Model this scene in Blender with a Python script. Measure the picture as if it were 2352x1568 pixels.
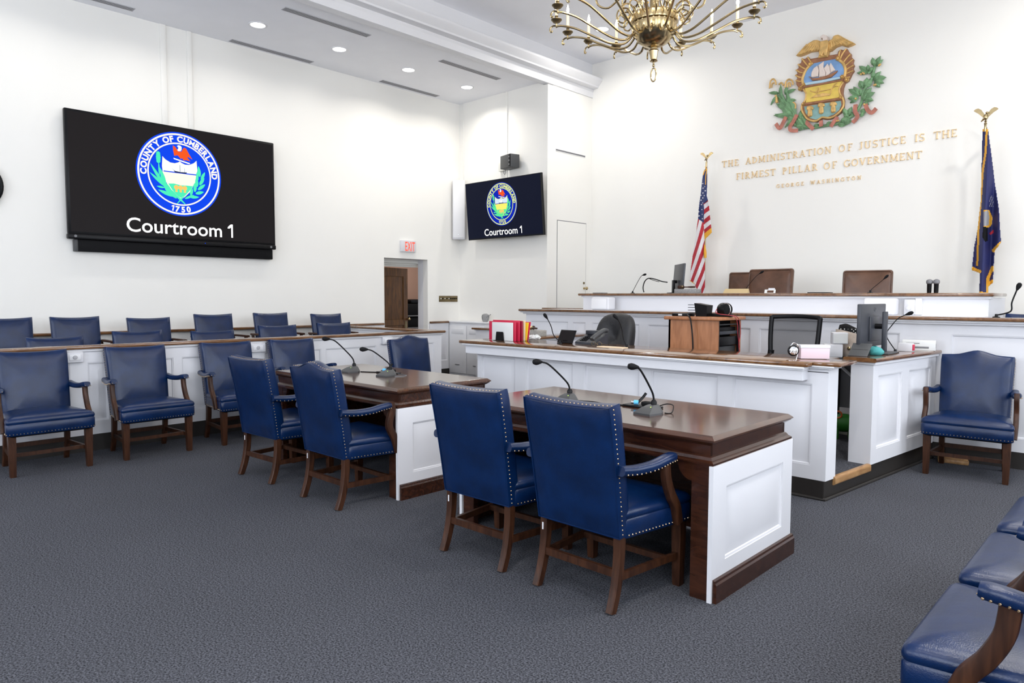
import bpy, bmesh, math, random
from mathutils import Vector, Matrix
random.seed(7)
S = bpy.context.scene
for o in list(bpy.data.objects): bpy.data.objects.remove(o)
COL = S.collection
sin, cos, pi, rad = math.sin, math.cos, math.pi, math.radians

# ------------------------------------------------------------------ camera
H = 1.40                                   # eye height; floor is z = 0, benches run along x, left wall along y
FPX = 1614.03                              # focal length in pixels of the 2352 x 1568 frame
YAW, PIT, ROL = rad(43.3756), rad(-3.6523), rad(0.1773)
_f = Vector((-sin(YAW)*cos(PIT), cos(YAW)*cos(PIT), sin(PIT)))
_r0 = Vector((cos(YAW), sin(YAW), 0)); _u0 = _r0.cross(_f)
_r = _r0*cos(ROL) + _u0*sin(ROL); _u = -_r0*sin(ROL) + _u0*cos(ROL)
cd = bpy.data.cameras.new('camera'); cam = bpy.data.objects.new('camera', cd); COL.objects.link(cam)
cd.sensor_width = 36; cd.sensor_fit = 'HORIZONTAL'; cd.lens = FPX*36/2352; cd.clip_start = .05
cam.matrix_world = Matrix(((_r.x, _u.x, -_f.x, 0), (_r.y, _u.y, -_f.y, 0), (_r.z, _u.z, -_f.z, H), (0, 0, 0, 1)))
S.camera = cam
def PX(px, py, x=None, y=None, z=None):
    """a pixel of the photograph on a plane x=, y= or z= of the room"""
    d = _f + _r*((px-1176)/FPX) - _u*((py-784)/FPX)
    t = (z-H)/d.z if z is not None else (x/d.x if x is not None else y/d.y)
    return Vector((0, 0, H)) + d*t

# ------------------------------------------------------------------ world, exposure, light
w = bpy.data.worlds.new('world'); S.world = w; w.use_nodes = True
w.node_tree.nodes['Background'].inputs[0].default_value = (.80, .88, 1, 1)
w.node_tree.nodes['Background'].inputs[1].default_value = 1.0
vs = S.view_settings; vs.view_transform = 'Standard'; vs.look = 'None'; vs.gamma = 1; vs.use_curve_mapping = False
vs.exposure = 0.20
XL, XR, YF, YJ, YB = -9.3, 2.4, -3.2, 9.616, 8.48      # left wall, right wall, rear wall, judge wall, wall with the small screen
XN, ZS, ZC = -7.26, 4.73, 5.26                          # niche side / soffit edge, soffit height, main ceiling
def area(name, loc, rot, sx, sy, power, color, spread=180, shape='RECTANGLE'):
    l = bpy.data.lights.new(name, 'AREA'); l.shape = shape; l.size = sx; l.size_y = sy; l.energy = power
    l.color = color; l.spread = rad(spread)
    o = bpy.data.objects.new(name, l); COL.objects.link(o); o.location = loc; o.rotation_euler = rot
    return o
WIN = [(-2.0, -.6), (.6, 2.0), (3.2, 4.6), (5.8, 7.2)]     # tall windows of the right-hand wall (y ranges)
for a, b in WIN:                                         # daylight entering through them
    area('window_daylight', (XR+.16, (a+b)/2, 2.6), (0, rad(90), 0), 2.9, b-a-.05, 90, (.86, .92, 1))
WIN2 = [(-7.6, -6.0), (-4.3, -2.7), (-1.0, .6)]          # windows of the rear wall (x ranges)
for a, b in WIN2:
    area('window_daylight', ((a+b)/2, YF-.16, 2.7), (rad(90), 0, 0), b-a-.05, 2.9, 108, (.84, .90, 1))
DOWN_S = [(-8.44, y) for y in (1.99, 3.147, 4.327, 5.495, 6.68, 7.859)]     # soffit downlights
DOWN_C = [(-.68, y) for y in (-1.34, 1.11, 3.56, 6.01, 8.2)] + [(-6.22, 8.46), (.0, 4.8), (.0, 2.3)]   # main ceiling downlights; all but the cornice one are unseen, added for light
E_S, E_C = 9, 27
for x, y in DOWN_S: area('downlight_beam', (x, y, ZS-.03), (0, 0, 0), .15, .15, E_S*(1.35 if y > 6 else .6), (1, .955, .88), 150, 'DISK')
for x, y in DOWN_C: area('downlight_beam', (x, y, ZC-.03), (0, 0, 0), .15, .15, E_C, (1, .965, .91), 165, 'DISK')

# ------------------------------------------------------------------ materials
MATS = {}
def nt(name):
    m = bpy.data.materials.new(name); m.use_nodes = True; MATS[name] = m
    n = m.node_tree; return m, n, n.nodes['Principled BSDF']
def plain(name, col, rough=.5, metal=0, coat=0, emit=0, bump=0, bscale=60, var=0, vscale=4, sub=None):
    m, n, b = nt(name); L = n.links.new
    b.inputs['Base Color'].default_value = (*col, 1); b.inputs['Roughness'].default_value = rough
    b.inputs['Metallic'].default_value = metal; b.inputs['Coat Weight'].default_value = coat; b.inputs['Coat Roughness'].default_value = .12
    if emit: b.inputs['Emission Color'].default_value = (*col, 1); b.inputs['Emission Strength'].default_value = emit
    if bump or var:
        tc = n.nodes.new('ShaderNodeTexCoord')
    if bump:
        t = n.nodes.new('ShaderNodeTexNoise'); t.inputs['Scale'].default_value = bscale; t.inputs['Detail'].default_value = 3
        L(tc.outputs['Object'], t.inputs['Vector'])
        k = n.nodes.new('ShaderNodeBump'); k.inputs['Strength'].default_value = bump; k.inputs['Distance'].default_value = .01
        L(t.outputs['Fac'], k.inputs['Height']); L(k.outputs['Normal'], b.inputs['Normal'])
    if var:
        t = n.nodes.new('ShaderNodeTexNoise'); t.inputs['Scale'].default_value = vscale; t.inputs['Detail'].default_value = 5
        L(tc.outputs['Object'], t.inputs['Vector'])
        r = n.nodes.new('ShaderNodeValToRGB'); r.color_ramp.elements[0].position = .3; r.color_ramp.elements[1].position = .7
        r.color_ramp.elements[0].color = (*[c*(1-var) for c in col], 1); r.color_ramp.elements[1].color = (*[min(1, c*(1+var)) for c in col], 1)
        L(t.outputs['Fac'], r.inputs['Fac']); L(r.outputs['Color'], b.inputs['Base Color'])
    return m
def wood(name, c1, c2, rough=.3, coat=.3, sc=(3, 26, 26), ns=1.6):
    m, n, b = nt(name); L = n.links.new
    tc = n.nodes.new('ShaderNodeTexCoord'); mp = n.nodes.new('ShaderNodeMapping'); mp.inputs['Scale'].default_value = sc
    t = n.nodes.new('ShaderNodeTexNoise'); t.inputs['Scale'].default_value = ns; t.inputs['Detail'].default_value = 8; t.inputs['Distortion'].default_value = 1.2
    r = n.nodes.new('ShaderNodeValToRGB'); r.color_ramp.elements[0].position = .32; r.color_ramp.elements[1].position = .70
    r.color_ramp.elements[0].color = (*c1, 1); r.color_ramp.elements[1].color = (*c2, 1)
    L(tc.outputs['Object'], mp.inputs['Vector']); L(mp.outputs['Vector'], t.inputs['Vector']); L(t.outputs['Fac'], r.inputs['Fac']); L(r.outputs['Color'], b.inputs['Base Color'])
    k = n.nodes.new('ShaderNodeBump'); k.inputs['Strength'].default_value = .02; k.inputs['Distance'].default_value = .002
    L(t.outputs['Fac'], k.inputs['Height']); L(k.outputs['Normal'], b.inputs['Normal'])
    b.inputs['Roughness'].default_value = rough; b.inputs['Coat Weight'].default_value = coat; b.inputs['Coat Roughness'].default_value = .1
    return m
def leather(name, c, rough=.36, grain=220, bump=.12, var=.25):
    m, n, b = nt(name); L = n.links.new
    tc = n.nodes.new('ShaderNodeTexCoord')
    v = n.nodes.new('ShaderNodeTexVoronoi'); v.inputs['Scale'].default_value = grain
    t = n.nodes.new('ShaderNodeTexNoise'); t.inputs['Scale'].default_value = 9; t.inputs['Detail'].default_value = 4
    L(tc.outputs['Object'], v.inputs['Vector']); L(tc.outputs['Object'], t.inputs['Vector'])
    k = n.nodes.new('ShaderNodeBump'); k.inputs['Strength'].default_value = bump; k.inputs['Distance'].default_value = .002
    L(v.outputs['Distance'], k.inputs['Height'])
    k2 = n.nodes.new('ShaderNodeBump'); k2.inputs['Strength'].default_value = .10; k2.inputs['Distance'].default_value = .02
    L(t.outputs['Fac'], k2.inputs['Height']); L(k.outputs['Normal'], k2.inputs['Normal']); L(k2.outputs['Normal'], b.inputs['Normal'])
    r = n.nodes.new('ShaderNodeValToRGB'); r.color_ramp.elements[0].position = .3; r.color_ramp.elements[1].position = .75
    r.color_ramp.elements[0].color = (*[x*(1-var) for x in c], 1); r.color_ramp.elements[1].color = (*[x*(1+var) for x in c], 1)
    L(t.outputs['Fac'], r.inputs['Fac']); L(r.outputs['Color'], b.inputs['Base Color'])
    b.inputs['Roughness'].default_value = rough; b.inputs['Specular IOR Level'].default_value = .38
    return m
def carpet_mat():
    m, n, b = nt('carpet'); L = n.links.new
    tc = n.nodes.new('ShaderNodeTexCoord')
    a = n.nodes.new('ShaderNodeTexNoise'); a.inputs['Scale'].default_value = 125; a.inputs['Detail'].default_value = 6; a.inputs['Roughness'].default_value = .75
    c = n.nodes.new('ShaderNodeTexNoise'); c.inputs['Scale'].default_value = 1.3; c.inputs['Detail'].default_value = 4
    L(tc.outputs['Object'], a.inputs['Vector']); L(tc.outputs['Object'], c.inputs['Vector'])
    r = n.nodes.new('ShaderNodeValToRGB'); e = r.color_ramp.elements
    e[0].position = .40; e[0].color = (.012, .013, .016, 1); e[1].position = .61; e[1].color = (.116, .119, .136, 1)
    L(a.outputs['Fac'], r.inputs['Fac'])
    r2 = n.nodes.new('ShaderNodeValToRGB'); r2.color_ramp.elements[0].color = (.90, .90, .90, 1); r2.color_ramp.elements[1].color = (1.08, 1.08, 1.1, 1)
    L(c.outputs['Fac'], r2.inputs['Fac'])
    mx = n.nodes.new('ShaderNodeMix'); mx.data_type = 'RGBA'; mx.blend_type = 'MULTIPLY'; mx.inputs[0].default_value = 1
    L(r.outputs['Color'], mx.inputs[6]); L(r2.outputs['Color'], mx.inputs[7]); L(mx.outputs[2], b.inputs['Base Color'])
    k = n.nodes.new('ShaderNodeBump'); k.inputs['Strength'].default_value = .3; k.inputs['Distance'].default_value = .004
    L(a.outputs['Fac'], k.inputs['Height']); L(k.outputs['Normal'], b.inputs['Normal'])
    b.inputs['Roughness'].default_value = .95; b.inputs['Specular IOR Level'].default_value = .1
    return m
carpet_mat()
plain('wall', (.84, .825, .785), .75, bump=.04, bscale=90, var=.012, vscale=1.2)
plain('ceiling', (.90, .905, .94), .85, bump=.15, bscale=130, var=.02, vscale=2)
plain('paint', (.71, .71, .74), .42, bump=.02, bscale=40)
plain('trim_paint', (.76, .76, .78), .5)
plain('plinth', (.018, .015, .013), .5)
wood('rail_wood', (.095, .040, .015), (.21, .098, .038), .14, .6, (10, 3, 10))
wood('desk_wood', (.020, .006, .003), (.052, .017, .008), .22, .35, (3, 16, 16))
wood('desk_top', (.035, .013, .007), (.085, .034, .018), .16, .5, (2, 14, 14))
wood('leg_wood', (.022, .007, .003), (.062, .022, .009), .45, .04, (20, 20, 3))
wood('door_wood', (.045, .016, .003), (.15, .062, .012), .55, 0, (14, 14, 2))
wood('cabinet_wood', (.30, .115, .045), (.44, .185, .080), .4, .1, (12, 12, 2))
wood('tread_wood', (.26, .13, .05), (.45, .26, .11), .4, .1, (12, 3, 12))
leather('blue_leather', (.0009, .0132, .059), .29)
leather('brown_leather', (.105, .050, .030), .28)
plain('black_fabric', (.012, .012, .014), .55, bump=.3, bscale=40)
plain('nail', (.55, .40, .24), .3, 1)
plain('brass', (.47, .365, .20), .20, 1, var=.15, vscale=9)
plain('dark_brass', (.20, .155, .085), .4, 1, var=.2, vscale=9)
plain('chrome', (.7, .7, .72), .15, 1)
plain('black', (.004, .004, .005), .35)
plain('black_matte', (.006, .006, .007), .7)
plain('dark_grey', (.045, .047, .05), .45, bump=.1, bscale=300)
plain('mid_grey', (.16, .16, .17), .5)
plain('steel_grey', (.030, .033, .042), .4)
plain('light_grey', (.40, .40, .42), .5)
plain('slot_grey', (.075, .07, .07), .6)
plain('white_plastic', (.66, .66, .69), .4)
plain('cream_plastic', (.72, .71, .66), .5)
plain('paper', (.68, .69, .68), .7)
plain('red_card', (.55, .010, .055), .5)
plain('dark_red_card', (.30, .005, .03), .5)
plain('yellow_card', (.85, .55, .02), .5)
plain('cream_card', (.80, .62, .42), .6)
plain('pink_card', (.66, .52, .57), .6)
plain('plate_gold', (.60, .46, .25), .45, .3)
plain('concrete', (.36, .34, .31), .9, bump=.5, bscale=120, var=.25, vscale=90)
plain('granite', (.28, .28, .28), .8, bump=.5, bscale=120, var=.5, vscale=120)
plain('green_plastic', (.02, .17, .015), .5)
plain('orange_plastic', (.6, .12, .02), .5)
plain('teal_cloth', (.05, .30, .30), .7)
plain('beige_cloth', (.58, .49, .42), .85, bump=.5, bscale=30, var=.1, vscale=10)
plain('red_wire', (.30, .02, .03), .5)
plain('blue_wire', (.10, .25, .55), .5)
plain('sky_tag', (.10, .45, .75), .5)
plain('led_green', (.45, .9, .05), .4, emit=1.2)
plain('lamp_disc', (1, .98, .95), .4, emit=5)
plain('bulb', (1, .82, .56), .4, emit=105)
plain('candle', (.88, .72, .50), .55, emit=.12)
plain('pink_wall', (.42, .27, .21), .8)
plain('gold_paint', (.66, .42, .15), .42, .35, bump=.4, bscale=60, var=.25, vscale=14)
plain('gold_letter', (.84, .63, .36), .4, .2)
plain('relief_brown', (.30, .13, .06), .5, bump=.3, bscale=60, var=.25, vscale=16)
plain('relief_green', (.16, .30, .15), .6, bump=.3, bscale=60, var=.3, vscale=14)
plain('relief_blue', (.19, .35, .62), .6, var=.2, vscale=8)
plain('relief_teal', (.22, .38, .36), .6, var=.2, vscale=14)
plain('relief_yellow', (.72, .52, .10), .55, var=.12, vscale=14)
plain('relief_water', (.45, .62, .72), .6, bump=.6, bscale=50)
plain('relief_white', (.74, .64, .58), .6, bump=.2, bscale=60)
plain('relief_red', (.44, .16, .115), .6, bump=.2, bscale=60, var=.25, vscale=14)
plain('flag_red', (.42, .015, .03), .7)
plain('flag_white', (.72, .70, .72), .75)
plain('flag_blue', (.015, .03, .13), .7)
plain('flag_navy', (.012, .016, .10), .65)
plain('flag_gold', (.80, .40, .03), .6, bump=.5, bscale=200)
plain('flag_grey', (.3, .3, .32), .7)
def screen(name, c, e):
    m, n, b = nt(name); b.inputs['Base Color'].default_value = (.004, .004, .005, 1); b.inputs['Roughness'].default_value = .3
    b.inputs['Specular IOR Level'].default_value = .03
    b.inputs['Emission Color'].default_value = (*c, 1); b.inputs['Emission Strength'].default_value = e
screen('scr_black', (.012, .010, .010), 1); screen('scr_navy', (.004, .006, .018), 1)
screen('scr_blue', (.0, .055, .78), 1); screen('scr_white', (1, 1, 1), 1.1); screen('scr_cream', (1, .93, .78), 1)
screen('scr_green', (.07, .80, .45), 1); screen('scr_orange', (.85, .09, .01), 1); screen('scr_sky', (.88, .94, 1), 1); screen('scr_sand', (1, .92, .76), 1)
screen('scr_hull', (.012, .02, .07), 1); screen('scr_gold', (1, .55, .14), 1)
screen('scr2_blue', (.0, .015, .42), 1); screen('scr2_cream', (.78, .86, .22), 1); screen('scr2_sky', (.62, .74, .9), 1); screen('scr2_sand', (.85, .80, .15), 1); screen('scr2_green', (.1, .75, .28), 1)
screen('exit_red', (1, .13, .08), 1.1)
m, n, b = nt('mesh_fabric'); b.inputs['Base Color'].default_value = (.03, .03, .032, 1); b.inputs['Roughness'].default_value = .8; b.inputs['Alpha'].default_value = .72
m, n, b = nt('window_glass'); b.inputs['Base Color'].default_value = (1, 1, 1, 1); b.inputs['Roughness'].default_value = 0; b.inputs['Alpha'].default_value = .08
for q, v in (('black', .18), ('black_matte', .15), ('leg_wood', .3), ('desk_wood', .35)): MATS[q].node_tree.nodes['Principled BSDF'].inputs['Specular IOR Level'].default_value = v

# ------------------------------------------------------------------ mesh helpers
MW = {}
def rbox_geo(sx, sy, sz, r, seg):
    bm = bmesh.new(); bmesh.ops.create_cube(bm, size=1)
    for v in bm.verts: v.co = Vector((v.co.x*sx, v.co.y*sy, v.co.z*sz))
    bmesh.ops.bevel(bm, geom=bm.edges[:], offset=min(r, .49*min(sx, sy, sz)), segments=seg, profile=.5, affect='EDGES')
    bm.verts.index_update(); g = ([v.co.copy() for v in bm.verts], [[v.index for v in f.verts] for f in bm.faces]); bm.free(); return g
def inset(poly, d):
    """offset of a closed 2-D polygon (either winding), inwards for d > 0"""
    n = len(poly); A = sum(poly[i][0]*poly[(i+1) % n][1]-poly[(i+1) % n][0]*poly[i][1] for i in range(n)); sg = 1 if A > 0 else -1
    out = []
    for i in range(n):
        a, b, c = Vector(poly[i-1][:2]), Vector(poly[i][:2]), Vector(poly[(i+1) % n][:2])
        e1 = (b-a); e2 = (c-b)
        e1 = e1.normalized() if e1.length > 1e-9 else Vector((1, 0)); e2 = e2.normalized() if e2.length > 1e-9 else e1
        n1 = Vector((-e1.y, e1.x)); n2 = Vector((-e2.y, e2.x)); m = n1+n2
        m = m.normalized() if m.length > 1e-6 else n1
        out.append(b + m*(sg*d/max(.45, m.dot(n1))))
    return out
class MB:
    def __init__(s): s.v = []; s.f = []; s.m = []
    def add(s, vs, fs, mi=0, M=None):
        o = len(s.v); s.v += [(M @ Vector(v)) if M else Vector(v) for v in vs]
        s.f += [[i+o for i in f] for f in fs]; s.m += [mi]*len(fs); return s
    def box(s, x0, x1, y0, y1, z0, z1, mi=0, M=None):
        return s.add([(x0, y0, z0), (x1, y0, z0), (x1, y1, z0), (x0, y1, z0), (x0, y0, z1), (x1, y0, z1), (x1, y1, z1), (x0, y1, z1)],
                     [(3, 2, 1, 0), (4, 5, 6, 7), (0, 1, 5, 4), (1, 2, 6, 5), (2, 3, 7, 6), (3, 0, 4, 7)], mi, M)
    def rbox(s, x0, x1, y0, y1, z0, z1, r=.005, seg=2, mi=0, M=None):
        g = rbox_geo(x1-x0, y1-y0, z1-z0, r, seg); T = Matrix.Translation(((x0+x1)/2, (y0+y1)/2, (z0+z1)/2))
        return s.add(g[0], g[1], mi, (M @ T) if M else T)
    def loft(s, rings, c0=True, c1=True, mi=0, M=None, closed=True):
        n = len(rings[0]); vs = [p for r in rings for p in r]; fs = []
        for k in range(len(rings)-1):
            for i in range(n if closed else n-1):
                j = (i+1) % n; fs.append((k*n+i, k*n+j, (k+1)*n+j, (k+1)*n+i))
        if c0: fs.append(list(range(n))[::-1])
        if c1: fs.append([(len(rings)-1)*n+i for i in range(n)])
        return s.add(vs, fs, mi, M)
    def sweep(s, path, sec, up=(0, 0, 1), scale=None, cap=True, mi=0, M=None, closed=False):
        P = [Vector(p) for p in path]; up = Vector(up); rings = []; N = len(P)
        for i, p in enumerate(P):
            a = P[i-1] if (i or closed) else P[0]; b = P[(i+1) % N] if (i < N-1 or closed) else P[-1]
            t = (b-a).normalized(); sd = t.cross(up)
            if sd.length < 1e-4: sd = t.cross(Vector((0, 1, 0)))
            sd.normalize(); u2 = sd.cross(t).normalized(); k = scale[i] if scale else 1
            rings.append([p + sd*(q[0]*k) + u2*(q[1]*k) for q in sec])
        if closed: rings.append(rings[0]); cap = False
        return s.loft(rings, cap, cap, mi, M)
    def tube(s, path, r, n=8, cap=True, mi=0, M=None, closed=False):
        P = [Vector(p) for p in path]; N = len(P); rr = r if isinstance(r, (list, tuple)) else [r]*N
        rings = []; prev = None
        for i, p in enumerate(P):
            a = P[i-1] if (i or closed) else P[0]; b = P[(i+1) % N] if (i < N-1 or closed) else P[-1]
            t = (b-a).normalized()
            if prev is None:
                x = t.cross(Vector((0, 0, 1))); x = x if x.length > .1 else t.cross(Vector((1, 0, 0)))
            else: x = prev - t*prev.dot(t)
            x.normalize(); prev = x; y = t.cross(x)
            rings.append([p + (x*cos(2*pi*k/n) + y*sin(2*pi*k/n))*rr[i] for k in range(n)])
        if closed: rings.append(rings[0]); cap = False
        return s.loft(rings, cap, cap, mi, M)
    def lathe(s, prof, n=20, mi=0, M=None, flute=0, nf=0):
        rings = []
        for r, z in prof:
            rings.append([((r*(1+flute*cos(nf*2*pi*k/n)))*cos(2*pi*k/n), (r*(1+flute*cos(nf*2*pi*k/n)))*sin(2*pi*k/n), z) for k in range(n)])
        return s.loft(rings, True, True, mi, M)
    def ball(s, c, r, sc=(1, 1, 1), nu=12, nv=8, mi=0, M=None):
        T = Matrix.Translation(c) @ Matrix.Diagonal((sc[0], sc[1], sc[2], 1))
        return s.lathe([(max(1e-4, r*sin(pi*k/nv)), -r*cos(pi*k/nv)) for k in range(nv+1)], nu, mi, (M @ T) if M else T)
    def ext(s, poly, fn, d0, d1, bev=0, mi=0):
        """polygon extruded along the third argument of fn(u, v, d), front edge bevelled"""
        R = [[fn(p[0], p[1], d0) for p in poly]]
        if bev: R.append([fn(p[0], p[1], d1-bev) for p in poly]); R.append([fn(p[0], p[1], d1) for p in inset(poly, bev)])
        else: R.append([fn(p[0], p[1], d1) for p in poly])
        return s.loft(R, True, True, mi)
    def build(s, name, mats, parent=None, ang=35, world=False, wm=None):
        me = bpy.data.meshes.new(name)
        V = s.v
        if world and parent is not None:
            I = MW[parent.name].inverted(); V = [I @ v for v in V]
        bm = bmesh.new(); bv = [bm.verts.new(v) for v in V]
        for f, mi in zip(s.f, s.m):
            try: fc = bm.faces.new([bv[i] for i in f]); fc.material_index = mi
            except ValueError: pass
        bmesh.ops.recalc_face_normals(bm, faces=bm.faces[:])
        bm.to_mesh(me); bm.free()
        for mt in (mats if isinstance(mats, (list, tuple)) else [mats]): me.materials.append(MATS[mt])
        if ang: me.shade_smooth(); me.set_sharp_from_angle(angle=rad(ang))
        o = bpy.data.objects.new(name, me); COL.objects.link(o)
        if parent is not None: o.parent = parent; MW[o.name] = MW[parent.name]
        else: MW[o.name] = Matrix.Identity(4)
        return o
def tag(o, label=None, cat=None, group=None, kind=None):
    if label: o['label'] = label
    if cat: o['category'] = cat
    if group: o['group'] = group
    if kind: o['kind'] = kind
    return o
def thing(name, label, cat, loc=(0, 0, 0), rz=0, group=None, kind=None):
    o = bpy.data.objects.new(name, None); COL.objects.link(o); o.location = loc; o.rotation_euler = (0, 0, rz); o.empty_display_size = .1
    MW[o.name] = Matrix.Translation(loc) @ Matrix.Rotation(rz, 4, 'Z')
    return tag(o, label, cat, group, kind)
def copy_tree(o, parent=None):
    c = o.copy(); COL.objects.link(c); c.parent = parent
    for ch in list(o.children): copy_tree(ch, c)
    return c
def struct(o): o['kind'] = 'structure'; return o
def rr(w, h, r, n=4, cx=0, cy=0):
    """rounded rectangle section"""
    out = []
    for qx, qy, a in ((1, 1, 0), (-1, 1, 90), (-1, -1, 180), (1, -1, 270)):
        for k in range(n+1):
            t = rad(a+90*k/n); out.append((cx+qx*(w/2-r)+r*cos(t), cy+qy*(h/2-r)+r*sin(t)))
    return out
def smooth_path(P, n=6):
    P = [Vector(p) for p in P]; out = []
    for i in range(len(P)-1):
        p0, p1, p2, p3 = P[max(0, i-1)], P[i], P[i+1], P[min(len(P)-1, i+2)]
        for k in range(n):
            t = k/n; out.append(.5*((2*p1)+(p2-p0)*t+(2*p0-5*p1+4*p2-p3)*t*t+(3*p1-p0-3*p2+p3)*t**3))
    out.append(P[-1]); return out
def panelled(root, name, A, u, n, L, z0, z1, th, panels, mat='paint', rec=.02, pname='panel', bev=.055):
    """wall of stiles and rails with sunk openings; every raised panel is a part of its own"""
    A = Vector((A[0], A[1], 0)); u = Vector((u[0], u[1], 0)).normalized(); n = Vector((n[0], n[1], 0)).normalized()
    fn = lambda a, z, d: A + u*a + Vector((0, 0, z)) + n*d
    us = sorted({0, L} | {p[0] for p in panels} | {p[1] for p in panels}); vs_ = sorted({z0, z1} | {p[2] for p in panels} | {p[3] for p in panels})
    mb = MB()
    mb.ext([(0, z0), (L, z0), (L, z1), (0, z1)], fn, -th, -rec)
    for i in range(len(us)-1):
        for j in range(len(vs_)-1):
            cu, cv = (us[i]+us[i+1])/2, (vs_[j]+vs_[j+1])/2
            if not any(p[0] < cu < p[1] and p[2] < cv < p[3] for p in panels):
                mb.ext([(us[i], vs_[j]), (us[i+1], vs_[j]), (us[i+1], vs_[j+1]), (us[i], vs_[j+1])], fn, -rec, 0)
    o = mb.build(name, mat, root, 30, world=True)
    for a0, a1, b0, b1 in panels:
        pm = MB(); R = []
        for ins, d in ((0, -rec), (.0, -.003), (.010, -.006), (.014, -rec*.9), (.024, -rec*.9), (.024+bev, -.003)):
            R.append([fn(a0+ins, b0+ins, d), fn(a1-ins, b0+ins, d), fn(a1-ins, b1-ins, d), fn(a0+ins, b1-ins, d)])
        pm.loft(R, False, True); pm.build(pname, mat, o, 25, world=True)
    return o
def text_geo(body, size=1, bold=0, align='LEFT', space=1):
    c = bpy.data.curves.new('txt', 'FONT'); c.body = body; c.size = size; c.offset = bold; c.align_x = align; c.space_character = space; c.resolution_u = 4
    o = bpy.data.objects.new('txt', c); COL.objects.link(o)
    me = bpy.data.meshes.new_from_object(o.evaluated_get(bpy.context.evaluated_depsgraph_get()))
    V = [v.co.copy() for v in me.vertices]; F = [list(p.vertices) for p in me.polygons]
    bpy.data.objects.remove(o); bpy.data.curves.remove(c); bpy.data.meshes.remove(me)
    return V, F

# ------------------------------------------------------------------ lettering meshes (made first, while the scene is small)
GLY = {}
for ch in set('COUNTYFMBERLAD750'): GLY[ch] = text_geo(ch, 1, .006 if ch == 'M' else .044)
ONE = lambda t: ([Vector((x, y, 0)) for x, y in ((0, .50), (.05-.1*t, .60), (.17-.2*t, .70), (.20, .73), (.20+t, .73), (.20+t, 0), (.20, 0), (.20, .56), (.10, .49))], [list(range(9))])
GLY['1'] = ONE(.15)
G_COURT = []
for k in range(9):
    V_, F_ = text_geo('Courtroom'[k], 1, .010); wx = max(v.x for v in text_geo('Courtroom'[:k+1], 1, .010)[0])-max(v.x for v in V_)
    G_COURT.append(([v+Vector((wx, 0, 0)) for v in V_], F_))
G_EXIT = text_geo('EXIT', 1, .014, space=1.06)

# ------------------------------------------------------------------ the room
def bstruct(name, mat, boxes, parent=None, ang=0):
    m = MB()
    for b in boxes: m.box(*b)
    return struct(m.build(name, mat, parent, ang))
fl = bstruct('floor', 'carpet', [(XL-.1, XR+.1, YF-.1, YJ+.1, -.1, 0)])
DY0, DY1, DZ = 6.841, 7.745, 2.02                      # doorway of the left wall
T = .12
bstruct('wall_left', 'wall', [(XL-T, XL, YF, DY0, 0, ZC), (XL-T, XL, DY1, YB+T, 0, ZC), (XL-T, XL, DY0, DY1, DZ, ZC)])
bstruct('wall_back', 'wall', [(XL, XN, YB, YB+T, 0, ZS-.03), (XL, XN-.1, YB, YB+T, ZS-.03, ZC)])
bstruct('wall_niche', 'wall', [(XN-T, XN, YB+T, YJ, 0, 4.72)])
bstruct('wall_judge', 'wall', [(XN-T, XR+T, YJ, YJ+T, 0, ZC+.1)])
def win_wall(name, lo, hi, wins, z0, z1, mk):
    bs = []; e = lo
    for a, b in wins: bs += [mk(e, a, 0, ZC), mk(a, b, 0, z0), mk(a, b, z1, ZC)]; e = b
    bs.append(mk(e, hi, 0, ZC)); return bstruct(name, 'wall', bs)
win_wall('wall_right', YF, YJ, WIN, 1.1, 4.1, lambda a, b, c, d: (XR, XR+T, a, b, c, d))
win_wall('wall_rear', XL-T, XR+T, WIN2, 1.2, 4.2, lambda a, b, c, d: (a, b, YF-T, YF, c, d))
k = 0
for a, b in WIN:
    k += 1; m = MB()
    for q in (a, (a+b)/2-.02, b-.05): m.box(XR+.02, XR+.07, q, q+.05, 1.1, 4.1)
    for q in (1.1, 2.08, 3.06, 4.05): m.box(XR+.02, XR+.07, a, b, q, q+.05)
    wo = m.build('window_%d' % k, 'trim_paint', None, 0); struct(wo)
    MB().box(XR+.20, XR+.205, a, b, 1.1, 4.1).build('pane', 'window_glass', wo, 0)
for a, b in WIN2:
    k += 1; m = MB()
    for q in (a, (a+b)/2-.02, b-.05): m.box(q, q+.05, YF-.07, YF-.02, 1.2, 4.2)
    for q in (1.2, 2.18, 3.16, 4.15): m.box(a, b, YF-.07, YF-.02, q, q+.05)
    wo = m.build('window_%d' % k, 'trim_paint', None, 0); struct(wo)
    MB().box(a, b, YF-.205, YF-.20, 1.2, 4.2).build('pane', 'window_glass', wo, 0)
# ceiling: high centre, lower side soffits, cornice on each fascia
bstruct('ceiling', 'ceiling', [(XN, XR-2.04, YF, YJ, ZC, ZC+.1)])
bstruct('ceiling', 'ceiling', [(XL, XN-.10, YF, YB, ZS+.02, ZS+.12)])
bstruct('ceiling', 'ceiling', [(XR-2.04, XR, YF, YJ, ZS+.02, ZS+.12)])
def cornice(name, x0, sgn, y1):
    m = MB()
    prof = [(0, 4.708), (.018, 4.712), (.018, 4.80), (.03, 4.825), (.03, 4.84), (.13, 4.852), (.135, 4.875), (.19, 4.93), (.205, 4.955), (.205, 4.98), (.20, 4.99), (.02, 5.05), (.0, 5.06), (.0, ZC), (-.10, ZC), (-.10, 4.708)]
    R = [[(x0+sgn*a, y, z) for a, z in prof] for y in (YF, y1)]
    m.loft(R); return struct(m.build(name, 'trim_paint', None, 20))
cornice('trim_1', XN, 1, YJ); cornice('trim_2', XR-2.04, -1, YJ)
bstruct('trim_3', 'trim_paint', [(XN-.145, XN-.10, YF, YB, ZS-.004, ZS+.02)])
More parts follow.
